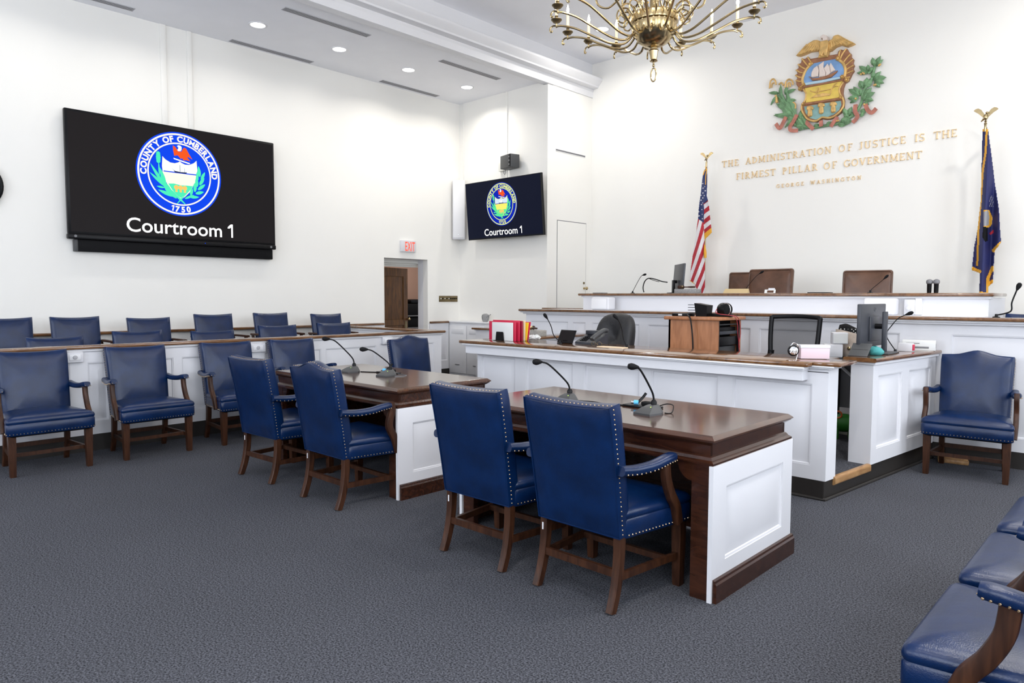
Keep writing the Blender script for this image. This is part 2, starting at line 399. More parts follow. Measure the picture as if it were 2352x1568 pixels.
# air slots of the soffit
def slot(px0, py0, px1, py1, lab):
    a, b = PX(px0, py0, z=ZS+.02), PX(px1, py1, z=ZS+.02); x = (a.x+b.x)/2
    t = thing('ceiling_vent', lab, 'vent', (x, (a.y+b.y)/2, ZS+.02), group='slot vents in the soffit'); L = (b.y-a.y)/2
    for i in (-1, 0, 1): MB().box(i*.030-.009, i*.030+.009, -L, L, -.004, .001).build('slot', 'slot_grey', t, 0)
    m = MB()
    for i in (-1.5, -.5, .5, 1.5): m.box(i*.030-.006, i*.030+.006, -L-.012, L+.012, -.007, .001)
    m.build('frame', 'light_grey', t, 0)
for q, l in (((654, 19, 845, 82), 'linear ceiling vent beside the cornice, above the big screen side'), ((530, 93, 716, 142), 'linear ceiling vent along the left wall just past the big screen'),
             ((1013, 139, 1145, 181), 'linear ceiling vent beside the cornice near the small screen wall'), ((875, 186, 1005, 220), 'linear ceiling vent along the left wall above the exit sign'),
             ((130, -30, 302, 24), 'linear ceiling vent along the left wall above the big screen')): slot(*q, l)
def downlight(x, y, z, lab):
    t = thing('recessed_downlight', lab, 'ceiling light', (x, y, z), group='recessed downlights')
    MB().lathe([(.112, .001), (.112, -.006), (.10, -.010), (.088, -.006), (.086, .001)], 28).build('trim_ring', 'trim_paint', t)
    MB().lathe([(.086, -.001), (.084, -.004), (.001, -.004)], 28).build('lens', 'lamp_disc', t)
ORD = ['nearest', 'second from', 'third from', 'fourth from', 'fifth from', 'sixth from']
for k, (x, y) in enumerate(DOWN_S[::-1]): downlight(x, y, ZS+.02, 'round lit downlight in the low soffit, %s the wall with the small screen' % ORD[k])
for x, y in DOWN_C:
    if y > 8 and x < -6: downlight(x, y, ZC, 'round lit downlight in the high ceiling, by the cornice and the judge wall')
    else: downlight(x, y, ZC, 'unseen round downlight added in the high centre ceiling for more light')

# doorway of the left wall, room behind it
dw = struct(MB().box(XL-.26, XL-T, DY0-.12, DY0, 0, DZ+.1).box(XL-.26, XL-T, DY1, DY1+.12, 0, DZ+.1).box(XL-.26, XL-T, DY0-.12, DY1+.12, DZ, DZ+.12).build('door_1', 'trim_paint', None, 0))
m = MB()
for x0, x1, z0 in ((XL-.32, XL-.26, DZ-.06), (XL-.36, XL-.32, DZ-.09), (XL-.42, XL-.36, DZ-.12)): m.box(x0, x1, DY0-.12, DY1+.12, z0, DZ+.12)
m.build('head_moulding', 'cream_plastic', dw, 0)
for n_, q in (('wall_corridor', (XL-2.6, XL-2.5, DY0-1.6, DY1+2.4, 0, 2.9)), ('wall_corridor', (XL-2.6, XL-.3, DY1+2.3, DY1+2.4, 0, 2.9)), ('wall_corridor', (XL-2.6, XL-.3, DY0-1.6, DY0-1.5, 0, 2.9))):
    bstruct(n_, 'pink_wall', [q])
bstruct('ceiling', 'ceiling', [(XL-2.6, XL-.26, DY0-1.6, DY1+2.4, 2.9, 3.0)]); bstruct('floor', 'carpet', [(XL-2.6, XL-T, DY0-1.6, DY1+2.4, -.1, 0)])
area('corridor_lamp', (XL-1.2, DY1+.9, 2.85), (0, 0, 0), .5, .5, 26, (1, .93, .84))
t = thing('wooden_door', 'dark brown panelled wooden door standing ajar in the back doorway', 'door', (XL-.30, DY0+.04, 0), rad(109))
# leaf: local x runs from hinge to latch, y is thickness
W_, HH = .94, 1.885
m = MB()
for b in ((0, .13), (.81, .94)): m.box(b[0], b[1], -.02, .02, .01, HH)
for z0, z1 in ((.01, .2), (.62, .72), (.90, 1.0), (HH-.14, HH)): m.box(.13, .81, -.02, .02, z0, z1)
m.build('frame', 'door_wood', t, 0)
for z0, z1 in ((.2, .62), (.72, .90), (1.0, HH-.14)): MB().rbox(.13, .81, -.008, .008, z0, z1, .003).build('panel', 'door_wood', t)
MB().box(.845, .91, -.026, .026, .66, .96).build('push_plate', 'dark_brass', t, 0)
MB().tube([(.88, -.08, 1.0), (.88, .08, 1.0)], .012).ball((.88, -.085, 1.0), .028).ball((.88, .085, 1.0), .028).build('knob', 'brass', t)
t = thing('shelf_cart', 'black shelf cart with pale shelf edges seen through the doorway', 'cart', (XL-2.1, 9.15, 0))
for z in (.25, .62, .76, 1.0): MB().box(-.3, .3, -.45, .45, z, z+.02).build('shelf', 'mid_grey', t, 0)
for sx in (-.29, .29):
    for sy in (-.44, .44): MB().box(sx-.015, sx+.015, sy-.015, sy+.015, 0, 1.25).build('post', 'black', t, 0)
for z0, z1 in ((.27, .60), (.78, .98), (1.02, 1.25)): MB().rbox(-.28, .28, -.43, .43, z0, z1, .03).build('black_bin', 'black_matte', t)
o = MB().rbox(XL-2.35, XL-1.85, 8.85, 9.45, 1.252, 1.34, .04).build('black_bag', 'black', None); tag(o, 'black bag lying on top of the shelf cart beyond the doorway', 'bag')

# chair rail and wainscot on the left wall
m = MB()
for a, b in ((YF, DY0-.03), (DY1+.03, 8.20)): m.rbox(XL, XL+.045, a, b, .935, .972, .01)
struct(m.build('trim_4', 'rail_wood', None))
for a, b in ((6.12, DY0-.02), (DY1+.02, 8.2)):
    r_ = thing('wall_wainscot', None, None, (XL, a, 0), kind='structure')
    panelled(r_, 'panelling', (XL+.03, a), (0, 1), (1, 0), b-a, .14, .935, .03, [(.05, b-a-.03, .28, .80)])
    MB().box(XL, XL+.035, a, b, 0, .14).build('plinth', 'plinth', r_, 0, world=True)
# raceways and seams
def boxthing(name, lab, cat, mat, b, r=.004, group=None):
    o = MB().rbox(*b, r).build(name, mat, None); return tag(o, lab, cat, group)
boxthing('cable_raceway', 'white vertical cable raceway above the big screen, the one farther from the exit sign', 'raceway', 'wall', (XL, XL+.02, 3.475, 3.545, 3.4, 4.75))
boxthing('cable_raceway', 'white vertical cable raceway above the big screen, the one nearer the exit sign', 'raceway', 'wall', (XL, XL+.02, 3.80, 3.86, 3.4, 4.75))
boxthing('cable_raceway', 'thin white cable raceway above the small screen', 'raceway', 'wall', (-8.155, -8.12, YB-.02, YB, 3.0, 4.75))
boxthing('junction_box', 'cream surface junction box beside the small black loudspeaker', 'junction box', 'cream_plastic', (-8.285, -8.135, YB-.05, YB, 3.467, 3.607))
boxthing('cable_raceway', 'thin white cable raceway in the corner above the column speaker', 'raceway', 'wall', (-9.20, -9.18, YB-.012, YB, 3.4, 4.75))

# ------------------------------------------------------------------ jury box
JX, JY0, JY1 = -7.05, -1.2, 6.10
t = thing('jury_box_partition', 'low white panelled jury box partition with brown cap rail along the chairs', 'partition', (JX, JY0, 0))
pan = []
y = 1.20-.79*3
edges = [(1.25, 1.80), (1.94, 2.10), (2.13, 2.68), (2.76, 3.34), (3.62, 3.95), (4.05, 4.30), (4.36, 5.06), (5.30, 5.52), (5.56, 5.98)]
for a, b in ((-1.0, -.4), (-.3, .3), (.4, 1.0)) + tuple(edges): pan.append((a-JY0, b-JY0, .27, .80))
panelled(t, 'panelling', (JX, JY0), (0, 1), (1, 0), JY1-JY0, .15, .905, .09, pan)
panelled(t, 'end_panelling', (JX-.091, JY1-.0005), (-1, 0), (0, 1), JX-XL-.111, .15, .905, .09, [(.08, .98, .27, .80), (1.08, 1.98, .27, .80)])
m = MB().rbox(JX-.11, JX+.045, JY0, JY1+.045, .922, .955, .012, 2); m.rbox(XL+.03, JX-.11, JY1-.11, JY1+.045, .922, .955, .012, 2); m.build('cap_rail', 'rail_wood', t, world=True)
MB().rbox(JX-.10, JX+.022, JY0, JY1+.022, .900, .923, .008).rbox(XL+.03, JX-.1, JY1-.10, JY1+.022, .900, .923, .008).build('cap_moulding', 'paint', t, world=True)
MB().box(JX-.08, JX-.004, JY0, JY1-.004, 0, .15).box(XL+.03, JX-.08, JY1-.08, JY1-.004, 0, .15).build('plinth', 'plinth', t, 0, world=True)
bstruct('floor', 'carpet', [(-8.35, JX-.09, JY0, JY1-.1, 0, .10)]); bstruct('floor', 'carpet', [(XL, -8.35, JY0, JY1-.1, 0, .24)])
def outlet(y0, y1, z0, z1, lab):
    t = thing('wall_outlet', lab, 'outlet', (JX, (y0+y1)/2, (z0+z1)/2), group='outlet boxes on the jury partition')
    a, b = (y1-y0)/2, (z1-z0)/2
    MB().rbox(-.002, .045, -a, a, -b, b, .006).build('box', 'white_plastic', t)
    MB().rbox(.044, .050, -a*.66, a*.66, -b*.55, b*.55, .003).build('cover_plate', 'trim_paint', t)
    MB().lathe([(.018, 0), (.018, .008), (.013, .010), (.001, .010)], 16, M=Matrix.Translation((.049, 0, 0)) @ Matrix.Rotation(pi/2, 4, 'Y')).build('socket', 'light_grey', t)
outlet(1.765, 1.90, .81, .902, 'white outlet box on the jury partition between the two chairs farthest from the dais')
outlet(3.44, 3.61, .81, .902, 'white outlet box on the jury partition between two chair backs in mid row')
outlet(5.13, 5.28, .815, .902, 'white outlet box on the jury partition behind the camel-back chair')

# ------------------------------------------------------------------ dais: clerk bench, returns, witness tier, judge bench
RA, RB = Vector((-1.63, 5.667, 0)), Vector((-1.50, 6.96, 0))       # face of the right-hand return
RU = (RB-RA).normalized(); RN = Vector((RU.y, -RU.x, 0))
def rfn(a, d, z): return RA + RU*a + RN*d + Vector((0, 0, z))
bx0, bx1, by = -5.16, -1.705, 4.95
# platform of the well
m = MB(); P8 = [(bx0, by+.02), (bx1-.01, by+.02), (-1.645, 5.66), (-1.52, 6.98), (bx0-.25, 6.98)]
m.loft([[(p[0], p[1], z) for p in P8] for z in (0, .138)]); struct(m.build('floor', 'carpet', None, 0))
t = thing('clerk_bench', 'long white panelled clerk bench with polished brown counter facing the counsel tables', 'bench', ((bx0+bx1)/2, by, 0))
pp = [(-5.10, -4.635), (-4.492, -3.925), (-3.797, -3.221), (-3.104, -2.516), (-2.396, -1.812)]
panelled(t, 'panelling', (bx0, by), (1, 0), (0, -1), bx1-bx0, .135, .89, .10, [(a-bx0, b-bx0, .232, .803) for a, b in pp])
panelled(t, 'end_panelling', (bx1, by), (.095, 1), (1, -.095), .15, .135, .93, .08, [])
m = MB().box(bx0+.005, bx1-.005, by-.004, by+.1, 0, .135)
m.loft([[rfn(a, d, z) for a, d in ((-.735, -.01), (1.30, -.01), (1.30, -.09), (-.735, -.09))] for z in (0, .135)])
m.build('plinth', 'plinth', t, 0, world=True)
m = MB().tube([(bx0, by-.006, .008), (bx1+.004, by-.006, .008), rfn(1.30, .0, .008)], .012, 8); m.build('plinth_bead', 'plinth', t, world=True)
m = MB().box(bx0-.07, -1.845, by-.10, by+.02, .83, .905).rbox(bx0-.085, -1.835, by-.115, by+.02, .90, .914, .004).rbox(bx0-.095, -1.825, by-.13, by+.02, .912, .926, .005)
m.box(-1.86, bx1-.002, by, by+.09, .885, .914).rbox(-1.86, bx1+.03, by-.03, by+.17, .912, .926, .005).rbox(-1.86, bx1+.05, by-.045, by+.18, .924, .935, .004).build('counter_fascia', 'paint', t, world=True)
m = MB().rbox(bx0-.15, -1.80, by-.125, by+.50, .926, .957, .010, 2).rbox(-1.80, -1.615, by-.045, by+.30, .934, .960, .008, 2); m.build('countertop', 'rail_wood', t, world=True)
MB().box(bx0+.02, bx1-.1, by+.09, by+.12, .138, .93).build('inner_back', 'paint', t, 0, world=True)
# bullnose of the step up into the well
m = MB(); m.sweep([rfn(-.595, -.012, .118), rfn(-.002, -.012, .118)], rr(.045, .06, .015)); m.build('step_nosing', 'tread_wood', t, world=True)['label'] = 'tan wooden step nosing at the gap into the clerk well'
# right-hand return wall
t = thing('well_side_partition', 'short white panelled partition with brown cap next to the step nosing', 'partition', RA)
panelled(t, 'panelling', RA, RU, RN, 1.29, .138, .90, .165, [(.10, .56, .25, .812), (.70, 1.19, .25, .812)])
m = MB(); m.loft([[rfn(a, d, z) for a, d in ((-.02, .02), (1.30, .02), (1.30, -.19), (-.02, -.19))] for z in (.90, .918)]); m.build('cap_moulding', 'paint', t, 0, world=True)
m = MB(); sec = rr(.245, .032, .012)
m.sweep([rfn(-.045, -.085, .934), rfn(1.31, -.085, .934)], sec); m.build('cap_rail', 'rail_wood', t, world=True)
# left-hand return wall (mirror)
t = thing('well_side_partition', 'short white partition with brown cap carrying the gavel on its stone block', 'partition', (-5.32, 5.75, 0))
panelled(t, 'panelling', (-5.45, 5.95), (.05, 1), (-1, .05), 1.02, .0, .90, .16, [(.12, .9, .25, .8)])
m = MB().rbox(-5.49, -5.20, 5.88, 6.98, .918, .95, .012); m.build('cap_rail', 'rail_wood', t, world=True)
MB().box(-5.46, -5.23, 5.90, 6.98, .90, .918).build('cap_moulding', 'paint', t, 0, world=True)
# witness tier
MX0, MX1, MY = -6.34, XR-.05, 6.985
t = thing('witness_tier_partition', 'white panelled partition with brown cap rail one step below the judge bench', 'partition', ((MX0+MX1)/2, MY, 0))
mp = [(-6.27, -5.62, .60, 1.085), (-5.55, -5.34, .60, 1.085), (-5.24, -4.555, .60, 1.085), (-4.44, -3.85, .60, 1.085), (-3.75, -3.20, .60, 1.085), (-3.11, -2.50, .60, 1.085), (-2.40, -1.80, .60, 1.085), (-1.40, -.15, .25, 1.087), (.05, 1.2, .25, 1.087)]
panelled(t, 'panelling', (MX0, MY), (1, 0), (0, -1), MX1-MX0, .14, 1.19, .10, [(a-MX0, b-MX0, c, d) for a, b, c, d in mp])
MB().box(MX0, MX1, MY-.003, MY+.09, 0, .14).build('plinth', 'plinth', t, 0, world=True)
MB().rbox(MX0-.03, MX1, MY-.035, MY+.13, 1.172, 1.192, .005).rbox(MX0-.055, MX1, MY-.06, MY+.13, 1.19, 1.207, .006).build('cap_moulding', 'paint', t, world=True)
MB().rbox(MX0-.07, MX1, MY-.085, MY+.16, 1.207, 1.238, .011, 2).build('cap_rail', 'rail_wood', t, world=True)
MB().box(MX0+.05, -1.25, MY+.16, 7.66, 1.20, 1.232).build('ledge', 'paint', t, 0, world=True)
MB().box(MX0, MX0+.09, MY+.10, 8.3, .14, 1.2).build('side_wall', 'paint', t, 0, world=True)
bstruct('floor', 'carpet', [(MX0+.1, -1.22, MY+.11, 7.62, 0, .34)]); bstruct('floor', 'carpet', [(-1.22, MX1, MY+.11, 8.49, 0, .32)])
# judge bench
BX0, BX1, BY = -5.90, -1.25, 7.66
t = thing('judge_bench', 'raised white judge bench with brown top in front of the brown leather chairs', 'bench', ((BX0+BX1)/2, BY, 0))
MB().box(BX0, BX1, BY, BY+.08, .34, 1.405).box(BX0, BX0+.08, BY+.08, 8.5, .34, 1.405).box(BX1-.08, BX1, BY+.08, 8.5, .34, 1.405).build('front', 'paint', t, 0, world=True)
MB().rbox(BX0-.02, BX1+.02, BY-.025, BY+.1, 1.392, 1.415, .006).build('cap_moulding', 'paint', t, world=True)
MB().rbox(BX0-.05, BX1+.045, BY-.06, BY+.62, 1.415, 1.447, .011, 2).build('countertop', 'rail_wood', t, world=True)
bstruct('floor', 'carpet', [(XN, -1.22, 7.62, 8.49, 0, .55)]); bstruct('floor', 'carpet', [(XN, XR, 8.49, YJ, 0, .55)])
# low rail in the niche
t = thing('niche_rail', 'short white rail wall with thin brown cap below the flush niche door', 'partition', (-6.95, 8.40, .55))
MB().box(-7.26, -6.50, 8.40, 8.47, .55, 1.20).build('wall', 'paint', t, 0, world=True)
MB().rbox(-7.26, -6.46, 8.36, 8.50, 1.20, 1.228, .008).build('cap_rail', 'rail_wood', t, world=True)
t = thing('witness_box_rail', 'short brown-capped rail between judge bench and witness chair', 'partition', (-.6, 8.50, .55))
MB().box(-1.20, 1.6, 8.50, 8.56, .55, 1.21).build('wall', 'paint', t, 0, world=True); MB().rbox(-1.24, 1.6, 8.46, 8.60, 1.21, 1.243, .01).build('cap_rail', 'rail_wood', t, world=True)
# corner cabinet and end post
t = thing('storage_cabinet', 'white built-in cabinet with plain doors in the corner beside the brass switch plate', 'cabinet', (-8.80, 8.33, 0))
MB().box(-9.28, -8.36, 8.215, 8.475, .04, .945).build('body', 'trim_paint', t, 0, world=True)
MB().rbox(-9.295, -8.34, 8.19, 8.478, .945, .972, .006).build('top', 'trim_paint', t, world=True)
for a, b in ((-9.26, -8.83), (-8.81, -8.38)):
    d = MB().rbox(a, b, 8.195, 8.215, .07, .90, .006).build('door', 'trim_paint', t, world=True)
    MB().rbox(a+.06, b-.06, 8.188, 8.196, .76, .85, .004).build('panel', 'trim_paint', d, world=True)
    MB().rbox((a+b)/2-.05, (a+b)/2+.05, 8.18, 8.196, .215, .228, .004).build('handle', 'mid_grey', d, world=True)
MB().box(-9.28, -8.36, 8.22, 8.475, 0, .04).build('plinth', 'mid_grey', t, 0, world=True)
t = thing('rail_post', 'short white post with brown cap between the cabinet and the red folders', 'post', (-8.12, 7.95, 0))
MB().rbox(-8.28, -7.55, 7.90, 8.02, 0, .86, .006).build('post', 'paint', t, world=True); MB().rbox(-8.34, -7.5, 7.86, 8.06, .865, .895, .008).build('cap', 'rail_wood', t, world=True); MB().rbox(-8.30, -7.54, 7.885, 8.035, .85, .866, .004).build('cap_moulding', 'paint', t, world=True)

# flush niche door and slot on the niche side wall
t = thing('door_2', None, None, (XN, 9.1, .55), kind='structure')
MB().box(XN, XN+.006, 8.732, 9.475, .55, 2.615).build('leaf', 'wall', t, 0, world=True)
m = MB()
for b in ((8.722, 8.732, .55, 2.625), (9.475, 9.485, .55, 2.625), (8.722, 9.485, 2.615, 2.627)): m.box(XN-.001, XN+.002, b[0], b[1], b[2], b[3])
m.build('joint', 'mid_grey', t, 0, world=True)
MB().lathe([(.022, 0), (.022, .005), (.010, .010), (.010, .04), (.026, .05), (.028, .062), (.018, .075), (.001, .078)], 16, M=Matrix.Translation((XN+.006, 9.435, 1.542)) @ Matrix.Rotation(pi/2, 4, 'Y')).build('knob', 'brass', t, world=True)
MB().lathe([(.020, 0), (.020, .01), (.001, .012)], 14, M=Matrix.Translation((XN+.006, 9.425, 1.63)) @ Matrix.Rotation(pi/2, 4, 'Y')).build('lock', 'dark_brass', t, world=True)
t = thing('wall_vent', 'thin grey horizontal slot vent high on the niche side wall', 'vent', (XN, 9.06, 3.722))
MB().box(-.001, .003, -.378, .378, -.012, .012).build('slot', 'mid_grey', t, 0); MB().box(-.001, .006, -.385, .385, .012, .018).box(-.001, .006, -.385, .385, -.018, -.012).build('frame', 'trim_paint', t, 0)

# ------------------------------------------------------------------ blue leather armchairs (local: faces +y, origin on the floor)
def nail_geo(m, p, n, r=.0042):
    n = Vector(n).normalized(); x = n.orthogonal().normalized(); y = n.cross(x); p = Vector(p)
    R = [[p + (x*cos(k*pi/3) + y*sin(k*pi/3))*r for k in range(6)], [p + n*(r*.75) + (x*cos(k*pi/3) + y*sin(k*pi/3))*r*.6 for k in range(6)]]
    m.loft(R, False, True)
def trap(wr, wf, y0, y1, r, n=4):
    """rounded trapezoid outline: rear half width wr at y0, front half width wf at y1"""
    c = [(wf, y1), (-wf, y1), (-wr, y0), (wr, y0)]; out = []
    for i in range(4):
        a, b, d = Vector(c[i-1]), Vector(c[i]), Vector(c[(i+1) % 4])
        p, q = b + (a-b).normalized()*r, b + (d-b).normalized()*r
        for k in range(n+1):
            t = k/n; out.append(p*(1-t)**2 + b*2*t*(1-t) + q*t*t)
        e = d + (b-d).normalized()*r
        for k in range(1, 6): out.append(q + (e-q)*(k/6))
    return out
def resize(o, s, c=(0, 0)): return [(c[0]+(p[0]-c[0])*s, c[1]+(p[1]-c[1])*s) for p in o]
LEAN = .18
def backpt(x, h, d):
    """x across, h height, d distance in front of the rear face"""
    k = h-.33
    return Vector((x, -.225 - k*LEAN*(.75+.35*k) + d, h + d*.17))
def chair(camel=False, name='leather_armchair', wood_='leg_wood', top=.93, arms=True):
    t = thing(name, 'blue', 'chair'); L_ = 'blue_leather'
    # seat
    o0 = trap(.245, .308, -.20, .285, .035); cz = (0, .05); R = []
    for s, z in ((.985, .325), (1.0, .332), (1.0, .405), (.985, .412), (1.0, .420), (1.003, .432), (.985, .447), (.93, .459), (.8, .470), (.6, .479), (.35, .484), (.12, .486)):
        R.append([(p[0], p[1], z) for p in resize(o0, s, cz)])
    MB().loft(R).build('seat', L_, t, 50)
    MB().loft([[(p[0], p[1], z) for p in resize(o0, s, cz)] for s, z in ((.9, .312), (.96, .326))]).build('seat_underside', 'black_matte', t)
    # backrest
    w0, w1 = .242, .256
    def topz(x):
        q = abs(x)/w1
        return top + (.030*(.5+.5*cos(pi*min(1, q/.62))) - .012*q if camel else -.012*(1-q*q))
    out = []
    N = 16
    for k in range(N+1):
        x = w1 - 2*w1*k/N; out.append((x*(1-.02*(abs(x)/w1)**8), topz(x)))
    for k in range(1, 12): out.append((-(w1+(w0-w1)*k/12), topz(w1)+( .33-topz(w1))*k/12))
    for k in range(0, 9): out.append((-w0+2*w0*k/8, .33))
    for k in range(1, 12): out.append(((w0+(w1-w0)*k/12), .33+(topz(w1)-.33)*k/12))
    hc = .64
    def ring(s, d, lo=None):
        r_ = []
        for x, h in out:
            x2, h2 = x*s, hc+(h-hc)*s
            if lo: h2 = max(h2, lo)
            r_.append(backpt(x2, h2, d))
        return r_
    R = [ring(.3, -.006), ring(.7, -.005), ring(.95, 0), ring(.99, .004), ring(1, .012), ring(1, .066), ring(.992, .078, .40), ring(.96, .088, .40), ring(.85, .098, .41), ring(.6, .108, .42), ring(.25, .112, .45)]
    MB().loft(R).build('backrest', L_, t, 50)
    m = MB(); welt = [backpt(x*.992, hc+(h-hc)*.992, .001) for x, h in out]; m.tube(welt, .0035, 5, closed=True); m.build('welt', L_, t)
    # arms
    nails = MB()
    for s in (-1, 1):
        path = smooth_path([(s*.262, -.26, .648), (s*.272, -.15, .636), (s*.288, -.04, .640), (s*.298, .04, .655), (s*.300, .108, .662)], 4)
        m = MB(); sc = [1]*(len(path)-2)+[.96, .8]
        m.sweep(path, rr(.058, .044, .018, 3), (0, 0, 1), sc); arms and m.build('arm_pad', L_, t, 50)
        sp = smooth_path([(s*.300, .112, .678), (s*.300, .120, .625), (s*.301, .100, .560), (s*.301, .100, .505), (s*.303, .140, .430), (s*.300, .170, .335)] if camel else [(s*.300, .040, .650), (s*.300, .042, .612), (s*.301, .052, .555), (s*.302, .085, .485), (s*.303, .130, .420), (s*.300, .158, .335)], 5)
        m = MB(); m.sweep(sp, rr(.034, .050, .008, 2), (0, 1, 0)); arms and m.build('arm_support', wood_, t, 40)
        for k in range(1, len(path)-1 if arms else 1):
            p = path[k]; nails_p = Vector((p.x+s*.0285, p.y, p.z-.014)); nail_geo(nails, nails_p, (s, 0, 0)); 
        for k in range(2 if arms else 0): nail_geo(nails, (s*(.285+.03*k), .108, .652), (0, 1, 0))
        # legs
        m = MB(); m.loft([[(s*.262+a*q, .232+b*q, z) for a, b in ((-1, -1), (-.55, -1), (1, -1), (1, 1), (.55, 1), (-.55, 1), (-1, 1), (-1, -.5))] for z, q in ((0, .018), (.012, .020), (.20, .024), (.325, .026))]); m.build('leg', wood_, t, 30)
        lp = smooth_path([(s*.218, -.195, .345), (s*.218, -.200, .22), (s*.219, -.222, .10), (s*.220, -.258, 0)], 4)
        m = MB(); m.sweep(lp, rr(.040, .046, .005, 1), (0, 1, 0), [1.05-.15*i/(len(lp)-1) for i in range(len(lp))]); m.v = [Vector((v.x, v.y, max(0, v.z))) for v in m.v]; m.build('leg', wood_, t, 40)
        MB().loft([[(s*.222-.010, -.205, z-.018), (s*.222+.010, -.205, z-.018), (s*.222+.010, -.205, z+.016), (s*.222-.010, -.205, z+.016)] if 0 else [(s*xx-.010, yy, .135), (s*xx+.010, yy, .135), (s*xx+.010, yy, .168), (s*xx-.010, yy, .168)] for xx, yy in ((.220, -.205), (.262, .222))]).build('side_stretcher', wood_, t, 0)
    MB().box(-.205, .205, -.222, -.202, .150, .185).build('rear_stretcher', wood_, t, 0)
    MB().box(-.245, .245, .130, .150, .137, .166).build('cross_stretcher', wood_, t, 0)
    MB().box(-.222, -.214, -.222, -.2165, .27, .305).build('care_tag', 'white_plastic', t, 0)
    # brass nail heads: seat skirt, rear edges of the back
    per = [Vector((p[0], p[1], .338)) for p in o0]; n_ = len(per); acc = 0; stp = .023
    for i in range(n_):
        a, b = per[i], per[(i+1) % n_]; e = b-a
        if e.length < 1e-6: continue
        nn = Vector((e.y, -e.x, 0)); nn = nn if nn.dot((a+b)/2-Vector((0, .05, .338))) > 0 else -nn
        while acc < e.length:
            p = a+e*(acc/e.length)
            if p.y > -.18: nail_geo(nails, p, nn)
            acc += stp
        acc -= e.length
    for k in range(27):
        h = .345+(topz(w1)-.36)*k/26; wx = w0+(w1-w0)*(h-.33)/.6
        for s in (-1, 1): nail_geo(nails, backpt(s*wx, h, .022), (s, 0, 0))
    for k in range(22):
        x = -w1*.95+2*w1*.95*k/21; nail_geo(nails, backpt(x, topz(x)+.0, .028), (0, 0, 1))
    no = nails.build('nail_heads', 'nail', t, 60); no['kind'] = 'stuff'
    return t
CH_S = chair(False); CH_C = chair(True); CH_N = chair(True, 'side_chair', arms=False)
_used = {}
def put(proto, x, y, rz, label, group=None, z=0, sc=None):
    k = proto.name
    o = proto if k not in _used else copy_tree(proto)
    _used[k] = 1
    o.location = (x, y, z); o.rotation_euler = (0, 0, rz); o['label'] = label
    if group: o['group'] = group
    elif 'group' in o: del o['group']
    if sc: o.scale = sc
    return o
g = 'blue leather armchairs at the counsel tables'
put(CH_S, -1.975, 2.765, rad(-1), 'blue leather armchair at the step-side table, beside its bare white end panel', g)
put(CH_S, -2.665, 2.765, rad(1), 'blue leather armchair at the step-side table, on the side toward the other table', g)
put(CH_C, -4.150, 2.765, rad(0), 'blue leather armchair with humped camel back at the table nearer the jury box', g)
put(CH_S, -5.078, 2.765, rad(3), 'blue leather armchair with straight back at the jury-side table, angled toward the jury chairs', g)
g = 'blue leather armchairs lined up before the jury partition'
for x, y, l in ((-6.675, 1.50, 'blue leather armchair before the jury partition, farthest along the row from the dais'), (-6.675, 2.305, 'blue leather armchair before the jury partition, second farthest from the dais'),
                (-6.67, 3.15, 'blue leather armchair before the jury partition, half hidden behind the jury-side table chair'), (-6.67, 3.87, 'blue leather armchair before the jury partition, next to the end of the jury-side table')):
    put(CH_S, x, y, rad(-90), l, g)
put(CH_N, -5.95, 4.89, rad(-92), 'blue camel-back leather side chair standing between the jury-side table and the clerk bench')
put(CH_C, -1.155, 6.555, rad(184), 'blue camel-back leather armchair beside the well partition, facing away from the dais')
g = 'blue leather armchairs in the row facing the jury'
for i, (y, l) in enumerate(((2.39, 'blue leather armchair in the row opposite the jury, the one farthest from the dais'), (3.09, 'blue leather armchair in the row opposite the jury, middle one'), (3.80, 'blue leather armchair in the row opposite the jury, the one nearest the dais'))):
    put(CH_S, -.225, y, rad(90), l, g)
put(CH_S, -.90, 7.62, rad(180), 'blue leather armchair in the witness box behind its microphone', None, .32)

# jury seats inside the box: slimmer back, thin dark wooden arms
def jury_chair():
    t = thing('jury_chair', 'x', 'chair')
    o0 = trap(.22, .245, -.20, .24, .03)
    MB().loft([[(p[0], p[1], z) for p in resize(o0, s)] for s, z in ((.97, .38), (1, .39), (1, .43), (.97, .45), (.8, .462), (.4, .468))]).build('seat', 'blue_leather', t, 50)
    w1 = .238; out = []
    for k in range(13):
        x = w1-2*w1*k/12; out.append((x, .925-.014*(1-(x/w1)**2)))
    for k in range(1, 8): out.append((-w1+.01*k/8, .925-.425*k/8))
    for k in range(7): out.append((-w1+.01+(2*w1-.02)*k/6, .50))
    for k in range(1, 8): out.append((w1-.01+.01*k/8, .50+.425*k/8))
    def ring(s, d): return [backpt(x*s, .71+(h-.71)*s, d) for x, h in out]
    MB().loft([ring(.4, 0), ring(.96, .0), ring(1, .01), ring(1, .045), ring(.97, .056), ring(.8, .066), ring(.35, .072)]).build('backrest', 'blue_leather', t, 50)
    for s in (-1, 1):
        MB().sweep([(s*.27, -.28, .655), (s*.272, .02, .655), (s*.272, .08, .652)], rr(.045, .026, .008, 2)).build('arm', 'leg_wood', t)
        MB().sweep([(s*.272, .03, .645), (s*.268, -.02, .52), (s*.262, -.03, .40)], rr(.03, .045, .006, 1), (0, 1, 0)).build('arm_support', 'leg_wood', t)
        MB().sweep([(s*.255, -.29, .66), (s*.25, -.22, .42)], rr(.03, .03, .004, 1), (0, 1, 0)).build('back_post', 'leg_wood', t)
    MB().lathe([(.035, .10), (.035, .385)], 14).build('pedestal', 'black', t)
    MB().lathe([(.17, 0), (.17, .02), (.06, .10), (.035, .11)], 20).build('base', 'black', t)
    return t
JC = jury_chair()
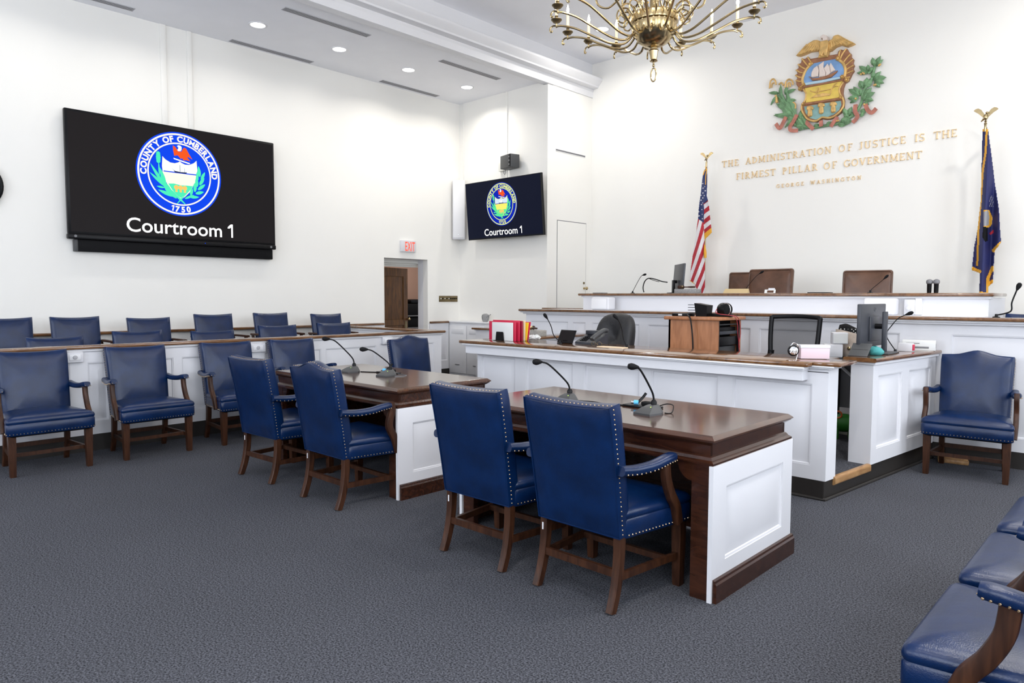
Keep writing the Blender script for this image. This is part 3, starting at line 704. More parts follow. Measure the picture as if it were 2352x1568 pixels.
for k, (y, z) in enumerate(((1.68, 1.165), (2.317, 1.164), (3.08, 1.14), (3.846, 1.17), (4.616, 1.174), (5.46, 1.149))):
    o = put(JC, -8.52, y, rad(-90), 'blue leather juror seat in the raised rear row, %s the doorway' % ORD[5-k], 'rear row of juror seats', .24); o.scale = (1, 1, (z-.24)/.928)
for k, (y, z) in enumerate(((1.88, 1.0), (2.62, 1.035), (3.40, 1.012), (4.18, 1.05), (4.95, 1.06))):
    o = put(JC, -7.52, y, rad(-90), 'blue juror seat just behind the cap rail, %s the doorway' % ORD[4-k], 'front row of juror seats', .10); o.scale = (1, 1, (z-.10)/.928)

# ------------------------------------------------------------------ counsel tables
def counsel_table(label):
    """origin at floor centre; 1.70 wide, .90 deep, kneehole toward -y, white panelled ends"""
    t = thing('counsel_table', label, 'table', (0, 0, 0)); a, b = .85, .45
    m = MB(); prof = [(0, .770), (.006, .7705), (.0, .770)]
    R = []
    for o_, z in ((-.022, .770), (-.018, .768), (-.006, .758), (.0, .752), (.0, .747), (-.008, .744), (-.008, .740), (-.028, .725), (-.034, .722)):
        R.append([(-a-o_, -b-o_, z), (a+o_, -b-o_, z), (a+o_, b+o_, z), (-a-o_, b+o_, z)] if 0 else [(-(a+o_), -(b+o_), z), (a+o_, -(b+o_), z), (a+o_, b+o_, z), (-(a+o_), b+o_, z)])
    m.loft(R); m.build('table_top', 'desk_top', t, 20)
    m = MB(); c, d = a-.034, b-.034
    m.box(-c, c, -d, -d+.02, .66, .724).box(-c, c, d-.02, d, .66, .724).box(-c, -c+.02, -d, d, .66, .724).box(c-.02, c, -d, d, .66, .724); m.build('apron', 'desk_wood', t, 0)
    m = MB(); R = []
    for o_, z in ((-.034, .672), (-.026, .668), (-.018, .655), (-.004, .645), (-.004, .636), (-.012, .634)):
        R.append([(-(a+o_), -(b+o_), z), (a+o_, -(b+o_), z), (a+o_, b+o_, z), (-(a+o_), b+o_, z)])
    m.loft(R, False, False); m.build('apron_moulding', 'desk_wood', t, 20)
    for s in (-1, 1):
        e = thing_part = panelled(t, 'end_panel', (s*a, -s*b), (0, s), (s, 0), 2*b, .0, .634, .022, [(.13, 2*b-.12, .175, .525)], rec=.011, bev=.035)
        m = MB(); x0, x1 = (a-.001, a+.018)
        prof = [(0, 0), (.020, 0), (.020, .085), (.014, .094), (.012, .104), (0, .108)]
        m.loft([[(s*(a+p[0]), yy, p[1]) for p in prof] for yy in (-b+.012, b+.012)]); m.build('end_baseboard', 'desk_wood', t, 0)
        m = MB().box(s*(a-.115) if s > 0 else -a+.024, (a-.024) if s > 0 else -(a-.115), -b+.012, -b+.05, 0, .64)
        arc = [(a-.115, .634)] + [(a-.115-.075*(1-cos(q*pi/12)) if 0 else a-.115-.075*sin(q*pi/12), .634-.085*(1-(1-cos(q*pi/12))) if 0 else .634-.085*cos(q*pi/12)) for q in range(0, 7)]
        m.ext([(s*p[0], p[1]) for p in arc], lambda u, v, dd: Vector((u, -b+.014+dd, v)), 0, .03)
        m.build('leg_panel', 'desk_wood', t, 20)
        MB().box(s*(a-.06) if s > 0 else -(a-.024), (a-.024) if s > 0 else -(a-.06), -b+.05, b-.03, .01, .62).build('inner_side', 'desk_wood', t, 0)
    MB().box(-a+.024, a-.024, b-.045, b-.02, .02, .66).build('modesty_panel', 'desk_wood', t, 0)
    return t
T1 = counsel_table('dark polished counsel table with bare white panelled end facing the open floor by the step')
T1.location = (-2.337, 3.352, 0)
T2 = copy_tree(T1); T2.location = (-4.675, 3.365, 0); T2['label'] = 'dark polished counsel table on the jury side, beside the row of blue chairs'

# ------------------------------------------------------------------ gooseneck microphones
def neck_mic(name, lab, base, head, lean, cat='microphone', group=None, stand=True, r=.0055, hr=.017, rz=0, mid=None):
    """base and head are room points; the neck leaves the base steeply and bends over to the head"""
    base, head = Vector(base), Vector(head)
    t = thing(name, lab, cat, base, rz, group)
    I = MW[t.name].inverted()
    if stand:
        pl = [(-.055, -.075), (.055, -.075), (.062, .02), (.045, .055), (.0, .068), (-.045, .055), (-.062, .02)]
        R = []
        for s, z, dy in ((1, 0, 0), (1, .010, 0), (.92, .016, .003), (.62, .036, .018), (.36, .048, .030)):
            R.append([(p[0]*s, p[1]*s+dy, z) for p in pl])
        MB().loft(R).build('base', 'dark_grey', t, 25)
        MB().lathe([(.016, .040), (.017, .062), (.012, .070), (.010, .074)], 14, M=Matrix.Translation((0, .030, 0))).build('neck_socket', 'black', t)
        MB().ball((.018, -.018, .037), .0045, nu=8, nv=6).build('status_light', 'led_green', t)
        p0 = Vector((0, .030, .07))
    else:
        MB().lathe([(.028, 0), (.028, .006), (.012, .012), (.010, .03)], 16).build('base', 'black', t); p0 = Vector((0, 0, .02))
    h = I @ head
    v = h-p0
    pts = [p0, p0+Vector((v.x*.10, v.y*.06, v.z*.22)), p0+Vector((v.x*.42, v.y*.40, v.z*.62)), p0+Vector((v.x*.70, v.y*.68, v.z*.90)), p0+Vector((v.x*.86, v.y*.86, v.z*.98)), h]
    if mid: pts = [p0]+[I @ Vector(q) for q in mid]+[h]
    pts = smooth_path(pts, 5); MB().tube(pts, r, 8).build('gooseneck', 'black', t)
    d = (pts[-1]-pts[-3]).normalized(); q = d.to_track_quat('Z', 'Y').to_matrix().to_4x4()
    MB().lathe([(r, -.01), (r*1.8, 0), (hr, .022), (hr*1.1, .036), (hr*.8, .052), (.002, .058)], 14, M=Matrix.Translation(h-d*.02) @ q).build('microphone_head', 'black_matte', t)
    return t
gm = 'gooseneck microphones on the counsel tables'
for lab, bx, by_, hp, hx, ang in (('black gooseneck microphone at the chair between the tables', -2.645, 3.285, (1236, 831), -2.70, 8), ('black gooseneck microphone on the table near its white-panelled free end', -2.045, 3.255, (1456, 842), -2.10, -6),
                        ('black gooseneck microphone on the jury-side table, by the angled chair', -4.965, 3.31, (750, 778), -5.02, 4), ('black gooseneck microphone on the jury-side table, by the camel-back chair', -4.52, 3.35, (837, 802), -4.62, 10)):
    neck_mic('gooseneck_microphone', lab, (bx, by_, .770), PX(*hp, x=hx), 0, group=gm, rz=rad(ang))
def table_kit(cx, cy, lab, flip=1):
    t = thing('cable_plate', lab, 'cable plate', (cx, cy, .770), 0, 'cable plates in the table tops')
    MB().rbox(-.11, .11, -.045, .045, 0, .012, .004).build('plate', 'black', t)
    MB().rbox(.0, .07, -.02, .025, .012, .035, .006).build('socket_block', 'black_matte', t)
    MB().tube(smooth_path([(-.03, -.01, .022), (-.02, .03, .05), (-.01, .05, .075)]), .008, 8).build('plug', 'black', t)
    MB().tube([(-.045, -.02, .026), (-.022, -.01, .026)], .013, 10).build('plug_tag', 'sky_tag', t)
    MB().tube([(-.06, -.026, .026), (-.046, -.02, .026)], .009, 8).build('plug_tip', 'chrome', t)
    return t
table_kit(-2.20, 3.42, 'black cable plate with blue-tagged plug between the microphones of the table by the step')
table_kit(-4.67, 3.47, 'black cable plate with blue-tagged plug between the microphones of the jury-side table')
def cord(lab, pts, r=.003, mat='black', cat='cable', n=5, name='cable'):
    o = MB().tube(smooth_path(pts, 8), r, n).build(name, mat, None); return tag(o, lab, cat)
zt = .7735
cord('thin black cable pair lying across the step-side counsel table', [(-2.61, 3.34, zt), (-2.52, 3.37, zt), (-2.42, 3.36, zt), (-2.33, 3.385, zt), (-2.24, 3.38, zt)], .0035)
cord('thin black cable looping back beside the step-side table microphone', [(-2.10, 3.40, zt+.01), (-2.05, 3.43, zt+.03), (-1.99, 3.40, zt+.03), (-1.965, 3.34, zt), (-1.99, 3.31, zt)], .003)
cord('thin black cable lying across the jury-side counsel table', [(-4.92, 3.37, zt), (-4.85, 3.40, zt), (-4.80, 3.43, zt), (-4.77, 3.46, zt)], .0035)
cord('thin grey cable curling past the jury-side table microphone', [(-4.56, 3.48, zt), (-4.48, 3.48, zt), (-4.42, 3.46, zt), (-4.40, 3.40, zt), (-4.44, 3.36, zt)], .003, 'mid_grey')

# ------------------------------------------------------------------ wall screens with the county seal
def leaf2(b, t, w, bend=0, n=6):
    b, t = Vector(b), Vector(t); d = t-b; s = Vector((-d.y, d.x)).normalized(); L, R = [], []
    for k in range(n+1):
        q = k/n; c = b+d*q+s*(bend*sin(pi*q)); ww = w*.5*sin(pi*min(1, q*.92+.08))**.8*(1-q*.15)
        if k == n: ww = 0
        L.append(c+s*ww); R.append(c-s*ww)
    return [tuple(p) for p in L]+[tuple(p) for p in R[::-1][1:]]
def disc2(r, n=72, c=(0, 0)): return [(c[0]+r*cos(2*pi*k/n), c[1]+r*sin(2*pi*k/n)) for k in range(n)]
def seal(parent, fn, blue, cream, sky, sand, green, hero):
    """fn(u, v, layer) -> room point, unit radius"""
    def poly(name, mat, polys, lay):
        m = MB()
        for p in polys: m.add([fn(q[0], q[1], lay) for q in p], [list(range(len(p)))])
        return m.build(name, mat, parent, 0, world=True)
    def annulus(m, r0, r1, lay, n=72):
        m.add([fn(r*cos(2*pi*k/n), r*sin(2*pi*k/n), lay) for r in (r0, r1) for k in range(n)], [(k, (k+1) % n, n+(k+1) % n, n+k) for k in range(n)])
    poly('seal_disc', blue, [disc2(1)], 1)
    m = MB(); annulus(m, .925, .965, 2); annulus(m, .715, .748, 2); m.build('seal_rings', cream, parent, 0, world=True)
    def arc(txt, r, a0, a1, size, inward=False):
        wd = []
        for ch in txt:
            if ch == ' ': wd.append(.36*size); continue
            xs = [v.x for v in GLY[ch][0]]; wd.append((max(xs)-min(xs)+.085)*size)
        tot = sum(wd); k = (a1-a0)/tot; acc = 0
        for ch, w_ in zip(txt, wd):
            mid = a0+(acc+w_/2)*k; acc += w_
            if ch == ' ': continue
            V, F = GLY[ch]; xs = [v.x for v in V]; cxm = (max(xs)+min(xs))/2
            T = []
            for v in V:
                lx, ly = (v.x-cxm)*size, (v.y-.36)*size
                if inward: q = Vector((r*sin(mid), -r*cos(mid))) + Vector((cos(mid), sin(mid)))*lx + Vector((-sin(mid), cos(mid)))*ly
                else: q = Vector((r*sin(mid), r*cos(mid))) + Vector((cos(mid), -sin(mid)))*lx + Vector((sin(mid), cos(mid)))*ly
                T.append(fn(q.x, q.y, 3))
            MB().add(T, F).build('seal_letter', cream, parent, 0, world=True)
    arc('COUNTY OF CUMBERLAND', .838, rad(-97), rad(92), .19)
    arc('1750', .838, rad(-17), rad(17), .185, True)
    sh = [(-.40, .38), (-.33, .31), (-.22, .255), (-.12, .25), (-.04, .28), (0, .31), (.04, .28), (.12, .25), (.22, .255), (.33, .31), (.40, .38), (.415, .15), (.40, -.02), (.34, -.20), (.22, -.40), (.10, -.53), (0, -.60), (-.10, -.53), (-.22, -.40), (-.34, -.20), (-.40, -.02), (-.415, .15)]
    poly('seal_shield_edge', cream, [sh], 2)
    s2 = [tuple(p) for p in inset(sh, .022)]
    poly('seal_shield_sky', sky, [s2], 3)
    poly('seal_shield_sand', sand, [[(-.385, .03), (.385, .03), (.375, -.06), (.31, -.23), (.2, -.39), (.09, -.51), (0, -.57), (-.09, -.51), (-.2, -.39), (-.31, -.23), (-.375, -.06)]], 4)
    poly('seal_shield_hill', green, [[(-.285, -.25), (-.15, -.235), (0, -.26), (.15, -.25), (.29, -.25), (.2, -.385), (.09, -.505), (0, -.565), (-.09, -.505), (-.2, -.385)]], 5)
    poly('seal_sheaves', 'scr_gold', [disc2(.055, 12, (x, -.32)) for x in (-.1, 0, .1)]+[[(x-.02, -.36), (x+.02, -.36), (x+.026, -.43), (x-.026, -.43)] for x in (-.1, 0, .1)], 6)
    poly('seal_waterline', blue, [[(-.385, .02), (.385, .02), (.385, .045), (-.385, .045)]], 5)
    poly('seal_ship', 'scr_hull', [[(-.15, .07), (-.12, .03), (.13, .03), (.17, .065), (.0, .055)], [(-.005, .06), (.005, .06), (.004, .22), (-.004, .22)], [(.10, .06), (.108, .06), (.107, .16), (.102, .16)], [(-.12, .05), (-.115, .058), (-.20, .13)]], 6)
    if hero: poly('seal_sails', 'scr_white', [[(-.09, .08), (-.01, .08), (-.01, .2), (-.07, .17)], [(.01, .08), (.09, .08), (.08, .17), (.01, .2)]], 6)
    eg = [(-.155, .665), (-.10, .64), (-.06, .58), (-.03, .545), (.04, .545), (.07, .60), (.11, .655), (.16, .63), (.22, .52), (.30, .395), (.20, .445), (.18, .42), (.25, .345), (.15, .36), (.09, .345), (.05, .40), (.03, .36), (.0, .40), (-.05, .45), (-.13, .425), (-.15, .55)]
    poly('seal_eagle', 'scr_orange', [eg], 4)
    poly('seal_eagle_head', 'scr_white', [[(-.06, .66), (-.03, .69), (.02, .685), (.05, .655), (.045, .59), (.02, .555), (-.04, .55), (-.055, .575), (-.03, .61), (-.03, .64)], [(-.15, .375), (.23, .30), (.24, .275), (.20, .275), (-.14, .345)]], 5)
    lv = []
    for b, t_, w_ in (((-.40, -.28), (-.68, .18), .075), ((-.36, -.33), (-.70, -.03), .07), ((-.34, -.28), (-.48, .12), .09), ((-.30, -.45), (-.46, -.02), .10), ((-.20, -.5), (-.36, -.22), .09), ((-.18, -.54), (-.52, -.42), .09), ((.10, -.70), (-.40, -.25), .06), ((-.38, -.36), (-.55, -.34), .05), ((-.48, -.1), (-.49, .26), .035), ((-.1, -.58), (-.36, -.40), .07)): lv.append(leaf2(b, t_, w_))
    for i in range(5): lv.append(disc2(.055-.004*abs(i-2), 10, (-.495, .25+.045*i)))
    for b, t_, w_ in (((.47, .0), (.44, .26), .085), ((.40, -.12), (.41, .12), .075), ((.50, -.07), (.60, .13), .075), ((.46, -.2), (.58, -.01), .085), ((.40, -.25), (.38, -.02), .085), ((.42, -.32), (.60, -.17), .085), ((.34, -.38), (.36, -.16), .085), ((.36, -.42), (.56, -.36), .085), ((.24, -.48), (.28, -.28), .08), ((.22, -.52), (.44, -.50), .075), ((-.09, -.71), (.46, -.04), .045), ((.1, -.57), (.32, -.46), .06)): lv.append(leaf2(b, t_, w_))
    poly('seal_branches', green, lv, 4)
SX = XL+.115
y0, y1 = PX(152, 400, x=SX).y, PX(631, 450, x=SX).y
zt_, zb_ = (PX(150, 247, x=SX).z+PX(629, 328, x=SX).z)/2, (PX(161, 548, x=SX).z+PX(632, 573, x=SX).z)/2
zm = (PX(161, 536, x=SX).z+PX(632, 561, x=SX).z)/2
t = thing('wall_screen', 'large black wall screen showing the county seal and Courtroom 1 above a soundbar', 'television', (XL, (y0+y1)/2, zb_))
m = MB().rbox(XL+.05, SX, y0, y1, zm-.01, zt_, .012); m.build('housing', 'black', t, world=True)
MB().rbox(XL+.04, SX+.008, y0-.005, y1+.005, zb_, zm-.005, .012).build('control_strip', 'black', t, world=True)
MB().box(SX-.002, SX+.001, y0+.03, y1-.02, zm+.02, zt_-.03).build('screen_glass', 'scr_black', t, 0, world=True)
MB().box(XL, XL+.06, (y0+y1)/2-.4, (y0+y1)/2+.4, zb_+.3, zt_-.3).build('bracket', 'black_matte', t, 0, world=True)
for yy in (y0+.07, y1-.07): MB().lathe([(.016, 0), (.014, .003), (.001, .003)], 16, M=Matrix.Translation((SX+.008, yy, (zb_+zm)/2)) @ Matrix.Rotation(pi/2, 4, 'Y')).build('button', 'mid_grey', t, world=True)
MB().ball((SX+.009, PX(471, 565, x=SX).y, (zb_+zm)/2), .006, nu=8, nv=6).build('status_light', 'scr_blue', t, world=True)
cc = PX(413.5, 400.5, x=SX); Rr = (PX(406, 304.5, x=SX).z-PX(420, 498, x=SX).z)/2
seal(t, lambda u, v, l: Vector((SX+.001+.0012*l, cc.y+u*Rr, cc.z+v*Rr)), 'scr_blue', 'scr_cream', 'scr_sky', 'scr_sand', 'scr_green', False)
def fit_text(parent, G, fn, mat, name='screen_text'):
    W_ = max(v.x for v in G[-1][0]); a = min(v.x for v in G[0][0]); b = W_+.60
    for V, F in G: MB().add([fn((v.x-a)/(b-a), v.y) for v in V], F).build('screen_letter', mat, parent, 0, world=True)
    V, F = ONE(.095); MB().add([fn((W_+.60-.295+v.x-a)/(b-a), v.y) for v in V], F).build('screen_letter', mat, parent, 0, world=True)
ya, yb_ = PX(291, 533, x=SX).y, PX(535, 543, x=SX).y; zc_ = PX(310, 531.5, x=SX).z; hc_ = (PX(310, 498, x=SX).z-zc_)/.73
fit_text(t, G_COURT, lambda q, v: Vector((SX+.003, ya+(yb_-ya)*q, zc_+v*hc_)), 'scr_white')
sb = thing('soundbar', 'long black soundbar hanging directly beneath the big wall screen', 'soundbar', (XL, (y0+y1)/2, zb_-.1))
ya, yb_ = PX(172, 570, x=SX-.03).y, PX(627, 590, x=SX-.03).y; z2 = PX(400, 586, x=SX-.03).z
MB().rbox(XL+.0, SX-.03, ya, yb_, z2, zb_+.0, .01).build('body', 'black_matte', sb, world=True)
MB().rbox(XL+.0, SX-.028, ya, ya+.035, z2, zb_-.002, .006).build('end_cap', 'dark_grey', sb, world=True)

# second, smaller screen: hangs with its top leaning forward
A0, A1 = Vector((-8.833, 8.26, 2.352)), Vector((-8.833, 8.18, 3.292)); WX = 1.69
vv = (A1-A0); vh = vv.length; vn = vv.normalized(); nn_ = Vector((0, -vn.z, vn.y))
f2 = lambda u, v, d: A0 + Vector((u, 0, 0)) + vn*v + nn_*d
t = thing('wall_screen', 'smaller black wall screen with the county seal beside the column speaker', 'television', (-7.99, YB, 2.35))
m = MB(); m.ext([(0, 0), (WX, 0), (WX, vh), (0, vh)], f2, -.05, 0, .006); m.build('housing', 'black', t, world=True)
m = MB(); m.ext([(.012, .02), (WX-.012, .02), (WX-.012, vh-.012), (.012, vh-.012)], f2, 0, .001); m.build('screen_glass', 'scr_navy', t, 0, world=True)
MB().box(-8.3, -7.7, 8.325, YB, 2.6, 3.05).build('bracket', 'black_matte', t, 0, world=True)
cS = PX(1152, 468.5, y=8.215); r2 = (PX(1152, 418.5, y=8.20).z-PX(1152, 518.5, y=8.235).z)/2
u0, v0 = cS.x-A0.x, (cS.z-A0.z)/vn.z
seal(t, lambda u, v, l: f2(u0+u*r2, v0+v*r2, .001+.0012*l), 'scr2_blue', 'scr2_cream', 'scr2_sky', 'scr2_sand', 'scr2_green', True)
ua, ub = PX(1113, 540, y=8.25).x-A0.x, PX(1199, 535, y=8.25).x-A0.x; va = (PX(1122, 541, y=8.25).z-A0.z)/vn.z; hc_ = ((PX(1122, 525, y=8.25).z-A0.z)/vn.z-va)/.73
fit_text(t, G_COURT, lambda q, v: f2(ua+(ub-ua)*q, va+v*hc_, .003), 'scr_white')

# exit sign, switch plate, clock, speakers
t = thing('exit_sign', 'white exit sign with glowing red letters above the back doorway', 'exit sign', (XL, 7.31, 2.128))
MB().rbox(XL, XL+.045, 7.157, 7.463, 2.13, 2.318, .006).build('housing', 'white_plastic', t, world=True)
V, F = G_EXIT; xs = [v.x for v in V]; m = MB(); m.add([(XL+.047, 7.235+.205*(v.x-min(xs))/(max(xs)-min(xs)), 2.148+v.y*.212) for v in V], F); m.build('lettering', 'exit_red', t, 0, world=True)
t = thing('switch_plate', 'wide brass switch plate with a row of toggles beside the corner cabinet', 'switch plate', (XL, 8.21, 1.357))
MB().rbox(XL, XL+.008, 7.995, 8.425, 1.305, 1.41, .003).build('plate', 'dark_brass', t, world=True)
for k in range(9): MB().rbox(XL+.008, XL+.026, 8.028+k*.046-.006, 8.028+k*.046+.006, 1.352, 1.372, .003).build('toggle', 'cream_plastic' if k in (0, 2, 4) else 'black', t, world=True)
t = thing('wall_clock', 'dark round wall clock on the left wall past the big screen', 'clock', (XL, 1.546, 2.57))
Mx = Matrix.Translation((XL, 1.546, 2.57)) @ Matrix.Rotation(pi/2, 4, 'Y')
MB().lathe([(.25, 0), (.262, .01), (.262, .04), (.245, .05), (.235, .04)], 40, M=Mx).build('rim', 'black', t, world=True); MB().lathe([(.232, .0405), (.232, .042), (.001, .042)], 32, M=Mx).build('dial', 'black_matte', t, world=True)
m = MB().box(XL+.0425, XL+.045, 1.541, 1.551, 2.57, 2.75).box(XL+.0425, XL+.045, 1.42, 1.546, 2.565, 2.575); m.build('hands', 'paper', t, 0, world=True)
t = thing('column_speaker', 'tall pale grey column loudspeaker in the corner beside the small screen', 'loudspeaker', (-9.165, 8.345, 2.39), rad(45))
MB().rbox(-.11, .11, -.06, .06, 0, 1.02, .02, 3).build('cabinet', 'white_plastic', t); MB().rbox(-.10, .10, -.066, -.05, .03, .99, .008).build('grille', 'trim_paint', t); MB().rbox(-.012, .004, -.070, -.064, .07, .09, .003).build('badge', 'chrome', t); MB().box(-.03, .03, .06, .13, .4, .6).build('bracket', 'white_plastic', t, 0)
t = thing('small_loudspeaker', 'small black box loudspeaker mounted above the small screen', 'loudspeaker', (-7.96, 8.36, 3.47), rad(-14))
MB().rbox(-.15, .15, -.09, .09, 0, .21, .008).build('cabinet', 'dark_grey', t); MB().rbox(.10, .152, -.094, -.08, .01, .20, .004).build('control_strip', 'black', t)
for z in (.04, .10, .16): MB().lathe([(.014, 0), (.012, .01), (.001, .011)], 10, M=Matrix.Translation((.128, -.094, z)) @ Matrix.Rotation(pi/2, 4, 'X')).build('knob', 'mid_grey', t)
MB().tube([(0, .08, .1), (0, .13, .1)], .02).build('bracket', 'white_plastic', t)
MB().tube(smooth_path([(-.14, -.02, .01), (-.15, -.02, -.05), (-.12, -.02, -.08), (-.09, -.02, -.05), (-.12, -.02, .0)]), .004, 6).build('lead', 'mid_grey', t)

# ------------------------------------------------------------------ carved coat of arms on the judge wall (traced on the wall plane)
KZ = 340/1975
def E2(X, Y):
    p = PX(1740+X*KZ, 60+Y*KZ, y=YJ); return (p.x, p.z)
ef = lambda u, v, d: Vector((u, YJ-d, v))
EM = thing('coat_of_arms', 'carved painted coat of arms with gilt eagle and green branches on the judge wall', 'coat of arms', (-3.45, YJ, 3.55))
def em(name, mat, polys, d0, d1, bev=.008, parent=None):
    m = MB()
    for p in polys: m.ext([E2(*q) for q in p], ef, d0, d1, bev)
    return m.build(name, mat, parent or EM, 40, world=True)
def emt(name, mat, lines, r, d, parent=None, n=8):
    m = MB()
    for l in lines: m.tube(smooth_path([ef(*E2(*q), d) for q in l], 5), r, n)
    return m.build(name, mat, parent or EM, 50, world=True)
frame = [(745, 445), (900, 415), (1085, 385), (1095, 345), (1130, 322), (1160, 335), (1205, 308), (1228, 350), (1262, 383), (1262, 420), (1297, 455), (1285, 500), (1303, 535), (1285, 570), (1300, 605), (1270, 650), (1252, 690), (1225, 745), (1180, 770), (1158, 830), (1150, 900), (1160, 950), (1172, 1000), (1165, 1090), (1130, 1160), (1050, 1220), (980, 1250), (930, 1255), (875, 1245), (800, 1290), (700, 1268), (640, 1205), (600, 1110), (612, 1050), (650, 980), (655, 920), (632, 860), (590, 875), (562, 830), (535, 790), (530, 735), (548, 705), (524, 665), (550, 640), (533, 595), (565, 570), (560, 520), (598, 500), (608, 440), (650, 450), (690, 415), (715, 450)]
em('shield_frame', 'relief_brown', [frame], 0, .055, .010)
em('sky_field', 'relief_blue', [[(755, 515), (880, 485), (1075, 450), (1110, 480), (1160, 530), (1180, 600), (1170, 690), (1120, 705), (660, 800), (625, 770), (630, 700), (650, 640), (690, 580), (730, 540)]], .05, .060, .003)
em('water_band', 'relief_water', [[(650, 775), (760, 755), (900, 730), (1130, 690), (1140, 715), (900, 770), (670, 805)]], .055, .078, .006)
em('ship_hull', 'relief_brown', [[(710, 690), (735, 695), (750, 715), (860, 705), (980, 670), (1060, 630), (1095, 610), (1080, 640), (1010, 700), (880, 735), (760, 745), (738, 715)]], .055, .085, .002)
em('ship_sails', 'relief_white', [[(745, 690), (750, 640), (780, 580), (828, 545), (848, 600), (838, 690), (760, 705)], [(842, 540), (910, 490), (905, 560), (938, 640), (928, 690), (850, 700), (852, 620)], [(908, 590), (960, 520), (988, 560), (1000, 640), (980, 665), (935, 688), (942, 640)], [(988, 550), (1005, 510), (1065, 608), (1004, 642)]], .058, .092, .010)
em('field_band', 'relief_yellow', [[(650, 838), (1160, 738), (1125, 800), (1112, 880), (1135, 962), (665, 1035), (672, 950), (662, 880)]], .05, .062, .003)
em('cross_bar', 'relief_brown', [[(640, 812), (1165, 722), (1165, 745), (645, 842)]], .05, .074, .004); em('cross_bar', 'relief_brown', [[(655, 1040), (1140, 965), (1140, 996), (660, 1066)]], .05, .074, .004)
emt('plough', 'gold_paint', [[(730, 875), (770, 892), (850, 885), (1000, 855)], [(998, 920), (1010, 860), (1045, 800), (1085, 770)], [(862, 830), (825, 920)], [(835, 830), (800, 915)], [(1010, 850), (1060, 815), (1100, 818)]], .006, .066)
em('ploughed_soil', 'gold_paint', [[(725, 975), (800, 930), (900, 905), (1000, 915), (990, 940), (860, 960)]], .06, .068, .003)
em('sea_field', 'relief_teal', [[(640, 1085), (1130, 1005), (1140, 1060), (1110, 1130), (1040, 1190), (950, 1225), (880, 1225), (800, 1258), (720, 1238), (660, 1170)]], .05, .060, .003)
for cx, cy in ((725, 1150), (875, 1110), (1035, 1095)):
    em('wheat_sheaf', 'gold_paint', [[(cx+a, cy+b) for a, b in ((-46, -40), (-34, -66), (0, -74), (34, -68), (48, -46), (42, -26), (26, -18), (32, 30), (28, 60), (0, 76), (-28, 70), (-32, 34), (-26, -12), (-42, -18))]], .058, .085, .012)
emt('gilt_rim', 'gold_paint', [[(1150, 965), (1170, 1020), (1160, 1090), (1100, 1170), (1000, 1232), (900, 1228), (870, 1232), (790, 1278), (690, 1250), (630, 1170), (608, 1110), (618, 1055)], [(630, 855), (668, 905), (662, 985), (625, 1050)], [(1165, 760), (1120, 830), (1112, 890), (1145, 970)]], .013, .056)
emt('gilt_scroll', 'gold_paint', [[(760, 505), (700, 560), (650, 635), (622, 730), (640, 800)], [(1095, 455), (1165, 515), (1195, 600), (1180, 690)]], .020, .056)
for _l in ([(735, 500), (690, 425)], [(695, 545), (655, 500), (612, 445)], [(665, 590), (610, 560), (562, 522)], [(645, 640), (590, 630), (536, 598)], [(630, 695), (580, 695), (527, 667)], [(625, 745), (580, 750), (532, 737)], [(630, 800), (600, 820), (575, 840)],
                              [(1105, 440), (1110, 380), (1130, 328)], [(1125, 450), (1150, 390), (1203, 315)], [(1165, 500), (1210, 440), (1260, 388)], [(1185, 550), (1240, 500), (1294, 458)], [(1195, 600), (1250, 565), (1300, 537)], [(1192, 650), (1245, 630), (1295, 607)], [(1185, 700), (1220, 700), (1252, 692)]): emt('gilt_rib', 'gold_paint', [_l], .010, .056)
for X, Y, r_ in ((727, 523, 26), (1100, 447, 30), (648, 795, 20), (1152, 692, 26), (590, 850, 24), (1212, 730, 26), (635, 1052, 22), (1132, 965, 22)):
    u, v = E2(X, Y); rr_ = r_*.00105; M_ = Matrix.Translation((u, YJ-.05, v)) @ Matrix.Rotation(pi/2, 4, 'X')
    MB().lathe([(rr_, 0), (rr_, .02), (rr_*.8, .03), (rr_*.55, .022), (rr_*.4, .035), (.001, .038)], 18, M=M_).build('volute', 'gold_paint', EM, 40, world=True)
# eagle
eg = em('eagle_body', 'gold_paint', [[(880, 230), (905, 222), (960, 205), (985, 240), (975, 320), (965, 370), (955, 420), (925, 425), (910, 390), (895, 425), (862, 420), (855, 370), (872, 310), (862, 262)]], 0, .11, .010)
em('eagle_wing', 'gold_paint', [[(880, 232), (850, 210), (815, 200), (770, 203), (700, 243), (640, 312), (560, 382), (535, 405), (580, 413), (650, 388), (720, 355), (800, 345), (862, 350), (885, 320)]], 0, .075, .016, eg)
em('eagle_wing', 'gold_paint', [[(950, 222), (1015, 190), (1030, 152), (1060, 135), (1095, 130), (1140, 150), (1200, 190), (1280, 225), (1315, 245), (1270, 270), (1210, 290), (1130, 265), (1060, 290), (1000, 340), (965, 350), (955, 300)]], 0, .075, .016, eg)
m = MB()
for a, b in (((690, 262), (560, 395)), ((720, 262), (610, 395)), ((745, 265), (655, 380)), ((770, 270), (700, 360)), ((795, 275), (745, 352)), ((820, 280), (790, 345)), ((845, 285), (830, 345)), ((1150, 175), (1300, 245)), ((1130, 190), (1255, 262)), ((1110, 205), (1215, 280)), ((1080, 210), (1150, 265)), ((1055, 215), (1090, 275)), ((1030, 225), (1050, 290)), ((1005, 240), (1010, 325))):
    m.tube([ef(*E2(*a), .072), ef(*E2(*b), .070)], [.012, .006], 6)
m.build('feathers', 'gold_paint', eg, 50, world=True)
em('eagle_head', 'relief_white', [[(878, 182), (890, 162), (918, 143), (955, 150), (966, 190), (962, 215), (908, 228), (912, 197), (898, 190), (886, 200)]], 0, .12, .006, eg)
